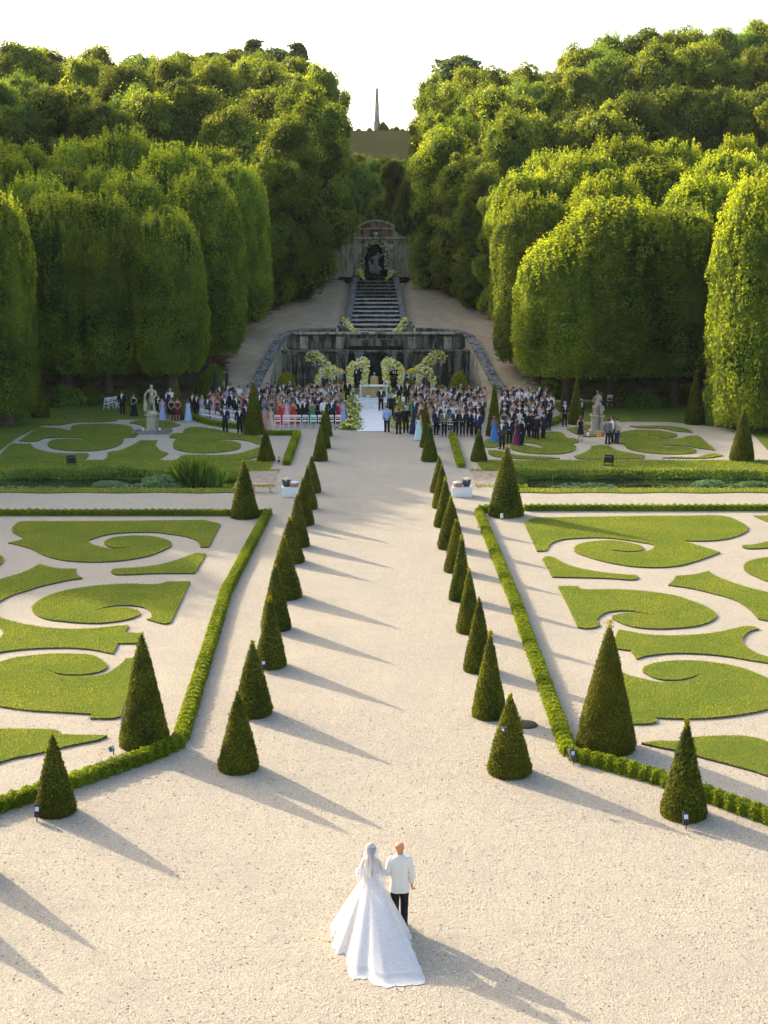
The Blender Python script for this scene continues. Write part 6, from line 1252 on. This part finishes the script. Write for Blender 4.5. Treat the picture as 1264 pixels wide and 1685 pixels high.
# ---------------------------------------------------------------- the bride and the man walking her down
def hand(V, E, Rd, wi, w, d, side, curl, s=1.0):
    """palm and five fingers rooted at wrist vertex wi; d = hand direction, side = towards the thumb"""
    d = Vector(d).normalized(); side = Vector(side).normalized(); n = d.cross(side); w = Vector(w)
    p = len(V); V.append(tuple(w + d * .055 * s)); E.append((wi, p)); Rd.append((.034 * s, .022 * s))
    for k, (off, L) in enumerate(((.030, .074), (.010, .084), (-.010, .078), (-.029, .060))):
        base = w + d * .092 * s + side * off * s; a = len(V); V.append(tuple(base)); E.append((p, a)); Rd.append(.0105 * s); prev = base; ang = 0
        for j in range(3):
            ang += curl[j]; dd = d * math.cos(ang) + n * math.sin(ang); prev = prev + dd * L * s * (.45, .31, .24)[j]; V.append(tuple(prev)); E.append((a, a + 1)); Rd.append((.0098, .0090, .0078)[j] * s); a += 1
    b0 = w + d * .03 * s + side * .036 * s; a = len(V); V.append(tuple(b0)); E.append((p, a)); Rd.append(.013 * s)
    for j, q in enumerate((.034, .028)):
        dd = (d * .75 + side * (.6 - .5 * j) + n * .35 * (j + 1)).normalized(); b0 = b0 + dd * q * s; V.append(tuple(b0)); E.append((a, a + 1)); Rd.append((.011, .009)[j] * s); a += 1
mx, my = at_ground(661, 1529)
hm = at_depth(657, 1383, my)[1]
mo = empty('person', (mx - .04, my, 0), math.pi); mo.scale = (hm / 1.80 * .93,) * 2 + (hm / 1.80,)
tag(mo, 'bald man in a white dinner jacket and black trousers walking the bride, seen from behind', 'person')
# local frame faces -Y; after the half turn local +X is the photo's left (the bride's side)
V = [(0, 0, .95), (0, .0, 1.12), (0, .01, 1.30), (0, .005, 1.44), (0, 0, 1.535), (0, -.01, 1.62), (0, -.005, 1.70), (0, 0, 1.755)]; E = [(i, i + 1) for i in range(7)]
Rd = [.11, .10, .11, .05, .046, .084, .093, .074]
V += [(0, -.095, 1.645), (0, -.112, 1.625), (0, -.085, 1.575)]; E += [(5, 8), (8, 9), (5, 10)]; Rd += [.016, .013, .022]      # nose, chin
for sg in (-1, 1): b_ = len(V); V += [(sg * .078, .012, 1.655), (sg * .098, .018, 1.665)]; E += [(5, b_), (b_, b_ + 1)]; Rd += [.014, .017]
b_ = len(V); V += [(.185, 0, 1.40), (.255, .05, 1.17), (.19, -.20, 1.13)]; E += [(3, b_), (b_, b_ + 1), (b_ + 1, b_ + 2)]; Rd += [.038, .045, .030]; hand(V, E, Rd, b_ + 2, V[b_ + 2], (-.3, -1, .05), (0, -.1, 1), (.5, .6, .5))
b_ = len(V); V += [(-.185, 0, 1.40), (-.25, .04, 1.16), (-.245, -.03, .92)]; E += [(3, b_), (b_, b_ + 1), (b_ + 1, b_ + 2)]; Rd += [.038, .045, .030]; hand(V, E, Rd, b_ + 2, V[b_ + 2], (0, -.1, -1), (.1, -1, .1), (.9, 1.1, .8))
for sg, (ky, fy, fz) in ((-1, (-.10, .02, .07)), (1, (.02, .22, .12))):
    b_ = len(V); V += [(sg * .09, 0, .88), (sg * .095, ky, .5), (sg * .095, fy, fz + .02), (sg * .10, fy - .14, fz - .03 if fz < .1 else fz - .09)]; E += [(0, b_), (b_, b_ + 1), (b_ + 1, b_ + 2), (b_ + 2, b_ + 3)]; Rd += [.09, .062, .043, .036]
link('body', skin_mesh('body', V, E, Rd, M['skin_warm'], 2), mo)
b = MB()
for sg in (-1, 1): b.ball((sg * .034, -.083, 1.668), .011, 8, 6)
b.build('eyes', M['white'], mo, smooth=True); b = MB(); b.box((0, -.088, 1.60), (.05, .012, .012)); b.build('mouth', M['rose'] if 'rose' in M else M['cl_pink'], mo, bevel=.004)
M['jacket'] = fabric('ivory_jacket', (.76, .72, .65), .8, .03)
b = MB(); rr = [(.205, .145, .79), (.203, .14, .86), (.195, .132, .97), (.18, .122, 1.09), (.19, .125, 1.2), (.215, .132, 1.31), (.225, .130, 1.385), (.212, .118, 1.435), (.17, .10, 1.468), (.11, .088, 1.50), (.072, .07, 1.52)]; n = 36
rings = []
for sx, sy, z in rr:
    ring = []
    for i in range(n):
        a = 6.28318 * i / n; q = 1 + .012 * math.sin(a * 5 + z * 9); e = 1 - (.10 * math.exp(-((a - math.pi / 2) / .10) ** 2) if z < .98 else .02 * math.exp(-((a - math.pi / 2) / .2) ** 2))   # centre vent and back seam
        ring.append((sx * math.copysign(abs(math.cos(a)) ** .85, math.cos(a)) * q, sy * math.copysign(abs(math.sin(a)) ** .85, math.sin(a)) * q * e, z))
    rings.append(ring)
b.rings(rings, cap0=False); link('jacket', b.mesh('jacket', M['jacket'], smooth=True), mo)
b = MB(); limb(b, smooth_path([(.12, 0, 1.43), (.185, 0, 1.40), (.245, .045, 1.17), (.20, -.14, 1.14)], 4), [.052, .060, .064, .065, .065, .063, .062, .066, .064, .062, .058, .054, .05], 14); b.build('sleeve', M['jacket'], mo, smooth=True)
b = MB(); limb(b, smooth_path([(-.12, 0, 1.43), (-.185, 0, 1.40), (-.245, .04, 1.17), (-.245, -.02, .955)], 4), [.052, .060, .064, .065, .065, .063, .061, .063, .061, .058, .055, .052, .05], 14); b.build('sleeve', M['jacket'], mo, smooth=True)
b = MB(); b.lathe([(.072, 1.495), (.078, 1.51), (.074, 1.535), (.066, 1.535)], n=20); b.build('collar', M['jacket'], mo, smooth=True)
b = MB(); limb(b, smooth_path([(-.09, 0, .95), (-.093, -.03, .75), (-.095, -.09, .5), (-.095, -.03, .25), (-.095, .02, .07)], 2), [(.085, .095), (.10, .105), (.098, .105), (.09, .098), (.082, .09), (.078, .085), (.073, .08), (.07, .078), (.068, .08)], 14)
limb(b, smooth_path([(.09, 0, .95), (.093, .0, .75), (.095, .03, .5), (.095, .13, .28), (.095, .22, .12)], 2), [(.085, .095), (.10, .105), (.098, .105), (.09, .098), (.082, .09), (.078, .085), (.073, .08), (.07, .078), (.068, .08)], 14); b.build('trousers', M['cl_black'], mo, smooth=True)
b = MB(); b.box((-.097, -.04, .035), (.10, .29, .07)); b.build('shoe', M['shoe'], mo, bevel=.02); b = MB(); b.box((.097, .17, .055), (.10, .27, .07)); b.build('shoe', M['shoe'], mo, bevel=.02)
# bride
bx0, by0 = at_ground(611, 1531); hb_ = at_depth(611, 1387, by0)[1]; s = hb_ / 1.78
br_o = empty('person', (bx0, by0, 0)); tag(br_o, 'bride in a full white gown with a long train and sheer veil, seen from behind', 'person')
def mirror_y(v): return (v[0] * s, -v[1] * s, v[2] * s)
V = [(0, 0, .95), (0, 0, 1.12), (0, 0, 1.30), (0, .0, 1.45), (0, 0, 1.53), (0, -.01, 1.60), (0, -.005, 1.68), (0, 0, 1.735)]; E = [(i, i + 1) for i in range(7)]
Rd = [.12, .10, .12, .062, .045, .072, .080, .05]; V += [(0, -.09, 1.625), (0, -.102, 1.61), (0, -.075, 1.565)]; E += [(5, 8), (8, 9), (5, 10)]; Rd += [.013, .011, .018]
b_ = len(V); V += [(.155, 0, 1.42), (.21, .04, 1.19), (.27, -.14, 1.14)]; E += [(3, b_), (b_, b_ + 1), (b_ + 1, b_ + 2)]; Rd += [.044, .035, .024]; hand(V, E, Rd, b_ + 2, V[b_ + 2], (.9, -.45, .05), (0, -.1, 1), (.3, .6, .5), .9)
b_ = len(V); V += [(-.155, 0, 1.42), (-.215, .03, 1.17), (-.14, -.20, 1.08)]; E += [(3, b_), (b_, b_ + 1), (b_ + 1, b_ + 2)]; Rd += [.044, .035, .024]; hand(V, E, Rd, b_ + 2, V[b_ + 2], (.8, -.6, 0), (0, -.1, 1), (.7, .9, .7), .9)
for sg in (-1, 1): b_ = len(V); V += [(sg * .08, 0, .88), (sg * .09, 0, .5), (sg * .09, .02, .10), (sg * .09, -.12, .05)]; E += [(0, b_), (b_, b_ + 1), (b_ + 1, b_ + 2), (b_ + 2, b_ + 3)]; Rd += [.085, .058, .04, .032]
V = [mirror_y(v) for v in V]; Rd = [tuple(q * s for q in r_) if isinstance(r_, tuple) else r_ * s for r_ in Rd]
link('body', skin_mesh('body', V, E, Rd, M['skin'], 2), br_o)
def gown_mat(name, c, tr, alpha=None, sc=60, lo=.4, hi=.6, base=0.0):
    t = NT(name); t.col(c); t.rough(.8); t.b.inputs['Specular IOR Level'].default_value = .2
    d = t.n.new('ShaderNodeBsdfTranslucent'); d.inputs[0].default_value = (*c, 1); mx = t.n.new('ShaderNodeMixShader'); mx.inputs[0].default_value = tr; t.l.new(t.b.outputs[0], mx.inputs[1]); t.l.new(d.outputs[0], mx.inputs[2]); last = mx.outputs[0]
    if alpha is not None:
        tp = t.n.new('ShaderNodeBsdfTransparent'); m2 = t.n.new('ShaderNodeMixShader')
        f = t.ramp(t.noise(sc, 3, .7), [(lo, base), (hi, alpha)]); t.l.new(f, m2.inputs[0]); t.l.new(tp.outputs[0], m2.inputs[1]); t.l.new(last, m2.inputs[2]); last = m2.outputs[0]
    t.bump(t.noise(sc, 3, .7), .07, .004); t.l.new(last, t.out.inputs[0]); return t.m
M['gown'] = gown_mat('white_tulle_gown', (.86, .83, .81), .32, sc=18); M['veil'] = gown_mat('sheer_veil', (.82, .83, .87), .35, .64, 30, .3, .7, .42); M['lace'] = gown_mat('white_lace', (.80, .79, .78), .2, 1.0, 42, .42, .52, .75); M['sleeve'] = gown_mat('tulle_sleeve', (.82, .82, .85), .3, .95, 25, .3, .7, .55)
hem_px = [(545, 1560), (553, 1571), (567, 1575), (569, 1592), (573, 1607), (588, 1614), (604, 1613), (612, 1622), (632, 1627), (655, 1629), (682, 1626), (701, 1621), (697, 1600), (687, 1574)]
hem = [tuple(np.array(at_ground(*p)) - (bx0, by0)) for p in hem_px] + [(.80, -.35), (.78, .1), (.62, .5), (.25, .72), (-.2, .72), (-.6, .5), (-.84, .1)]
cen = np.array((0.02, -.35)); ha = [(math.atan2(p[1] - cen[1], p[0] - cen[0]) % 6.28318, p) for p in hem]; ha.sort(); AA = np.array([ha[-1][0] - 6.28318] + [h_[0] for h_ in ha] + [ha[0][0] + 6.28318]); PX = np.array([ha[-1][1][0]] + [h_[1][0] for h_ in ha] + [ha[0][1][0]]); PY = np.array([ha[-1][1][1]] + [h_[1][1] for h_ in ha] + [ha[0][1][1]])
def hem_at(a): a = a % 6.28318; return float(np.interp(a, AA, PX)), float(np.interp(a, AA, PY))
def dress_pt(a, q, off=0.0):
    hx, hy = hem_at(a); wx, wy = .135 * s * math.cos(a), .105 * s * math.sin(a)
    fold = (math.sin(a * 17 + 1.5 * math.sin(a * 3)) * .5 + math.sin(a * 31 + 2) * .25 + math.sin(a * 53 + q * 2) * .18 + .5 * math.sin(a * 7 + 1)) * .06 * q ** 1.2
    L = math.hypot(hx, hy); k = 1 + (fold - .055 * q) / max(L, .4) * (1.0 if q < .97 else 1.0); tr = max(0, (L - .85) / 1.3)
    f = q; z = (1.06 * s) * (1 - q) ** (1.0 + .35 * tr) * (1 + .10 * math.sin(math.pi * q) * (1 - tr * .3)) + .02 * fold * q * 8 * (1 - q)
    x = (wx + (hx - wx) * f) * k; y = (wy + (hy - wy) * f) * k
    return (x * (1 + off), y * (1 + off * .6), max(.012, z + off * .5))
n = 150; b = MB(); QS = [0, .04, .1, .18, .27, .36, .45, .54, .63, .71, .78, .84, .885]; rings = [[dress_pt(6.28318 * i / n, q) for i in range(n)] for q in QS]; b.rings(rings, cap0=False, cap1=False); sk = b.build('skirt', M['gown'], br_o, smooth=True)
b = MB(); b.rings([[dress_pt(6.28318 * i / n, q) for i in range(n)] for q in (.885, .93, .965)] + [[tuple(np.array(dress_pt(6.28318 * i / n, 1.0)) * np.array((1 + .012 * math.sin(i * 1.9), 1 + .012 * math.sin(i * 1.9), 1))) for i in range(n)]], cap0=False, cap1=False); b.build('lace_hem', M['lace_solid'] if 'lace_solid' in M else M['lace'], br_o, smooth=True)
b = MB(); m = 24; b.rings([[(sx * s * math.cos(6.28318 * i / m), sy * s * math.sin(6.28318 * i / m), z * s) for i in range(m)] for sx, sy, z in [(.14, .11, 1.03), (.125, .10, 1.12), (.14, .11, 1.22), (.155, .115, 1.32), (.15, .10, 1.37)]], cap0=False, cap1=False); b.build('bodice', M['gown'], br_o, smooth=True)
for sg, e, w_ in ((1, (.21, -.04, 1.19), (.27, .14, 1.14)), (-1, (-.215, -.03, 1.17), (-.14, .20, 1.08))):
    b = MB(); limb(b, smooth_path([tuple(np.array((sg * .19, -.02, 1.28)) * s), tuple(np.array(e) * s), tuple(np.array(w_) * s)], 4), [.055, .075, .085, .085, .075, .062, .05, .042, .034], 12); b.build('sleeve', M['sleeve'], br_o, smooth=True)
b = MB(); b.lathe([(.078, -.07), (.096, .0), (.095, .06), (.065, .10), (.005, .115)], (0, -.012 * s, 1.645 * s), 18); limb(b, smooth_path([(0, -.06, 1.70 * s), (0, -.10, 1.60 * s), (0, -.115, 1.45 * s), (.01, -.13, 1.28 * s), (.02, -.14, 1.16 * s)], 2), [(.07, .04), (.07, .045), (.06, .04), (.052, .035), (.046, .03), (.04, .028), (.034, .022), (.026, .016), (.012, .01)], 12); b.build('hair', M['hair_dark'], br_o, smooth=True)
b = MB(); rings = []
K = 41
def veil_ring(z, rx, ry, y0, span, fold):
    out = []
    for i in range(K):
        t = i / (K - 1); a = -math.pi / 2 + (t - .5) * 2 * span; w = 1 + fold * math.sin(t * 46)
        out.append((rx * math.cos(a) * w, y0 + ry * math.sin(a) * w, z))
    return out
rings = [veil_ring(1.775 * s, .02, .02, -.01, 1.7, 0), veil_ring(1.765 * s, .07, .075, -.01, 1.9, .01), veil_ring(1.70 * s, .108, .118, -.01, 1.95, .03), veil_ring(1.60 * s, .125, .145, -.02, 1.8, .04), veil_ring(1.48 * s, .165, .175, -.02, 1.6, .04), veil_ring(1.36 * s, .225, .20, -.02, 1.5, .045), veil_ring(1.22 * s, .265, .215, -.03, 1.4, .05), veil_ring(1.10 * s, .28, .24, -.06, 1.35, .05)]
for q, sp in ((.16, .95), (.26, .85), (.36, .75), (.46, .66), (.56, .6), (.66, .56), (.76, .52), (.84, .48)):
    rings.append([dress_pt(-math.pi / 2 + .12 + (i / (K - 1) - .5) * 2 * sp, q, .055) for i in range(K)])
b.rings(rings, closed=False); b.build('veil', M['veil'], br_o, smooth=True)
b = MB()
for k in range(7): a = -math.pi / 2 + (k - 3) * .35; b.ball((.085 * math.cos(a), -.01 + .09 * math.sin(a), 1.735 * s), .014, 6, 4)
b.build('hair_comb', M['cl_pale grey'], br_o, smooth=True)
b = MB()
for sg in (-1, 1): b.ball((sg * .03, .082 * s, 1.645 * s), .010, 8, 6)
b.build('eyes', M['white'], br_o, smooth=True)

# ---------------------------------------------------------------- thin summer haze over the whole valley
hm_ = bpy.data.materials.new('haze_air'); hm_.use_nodes = True; hn = hm_.node_tree.nodes; hn.remove(hn['Principled BSDF'])
pv = hn.new('ShaderNodeVolumePrincipled'); pv.inputs['Color'].default_value = (0.93, 0.95, 1.0, 1); pv.inputs['Density'].default_value = 0.00006; pv.inputs['Anisotropy'].default_value = 0.0
hm_.node_tree.links.new(pv.outputs[0], hn['Material Output'].inputs['Volume'])
b = MB(); b.box((0, 375, 37), (830, 1080, 80)); tag(b.build('haze', hm_), kind='stuff')
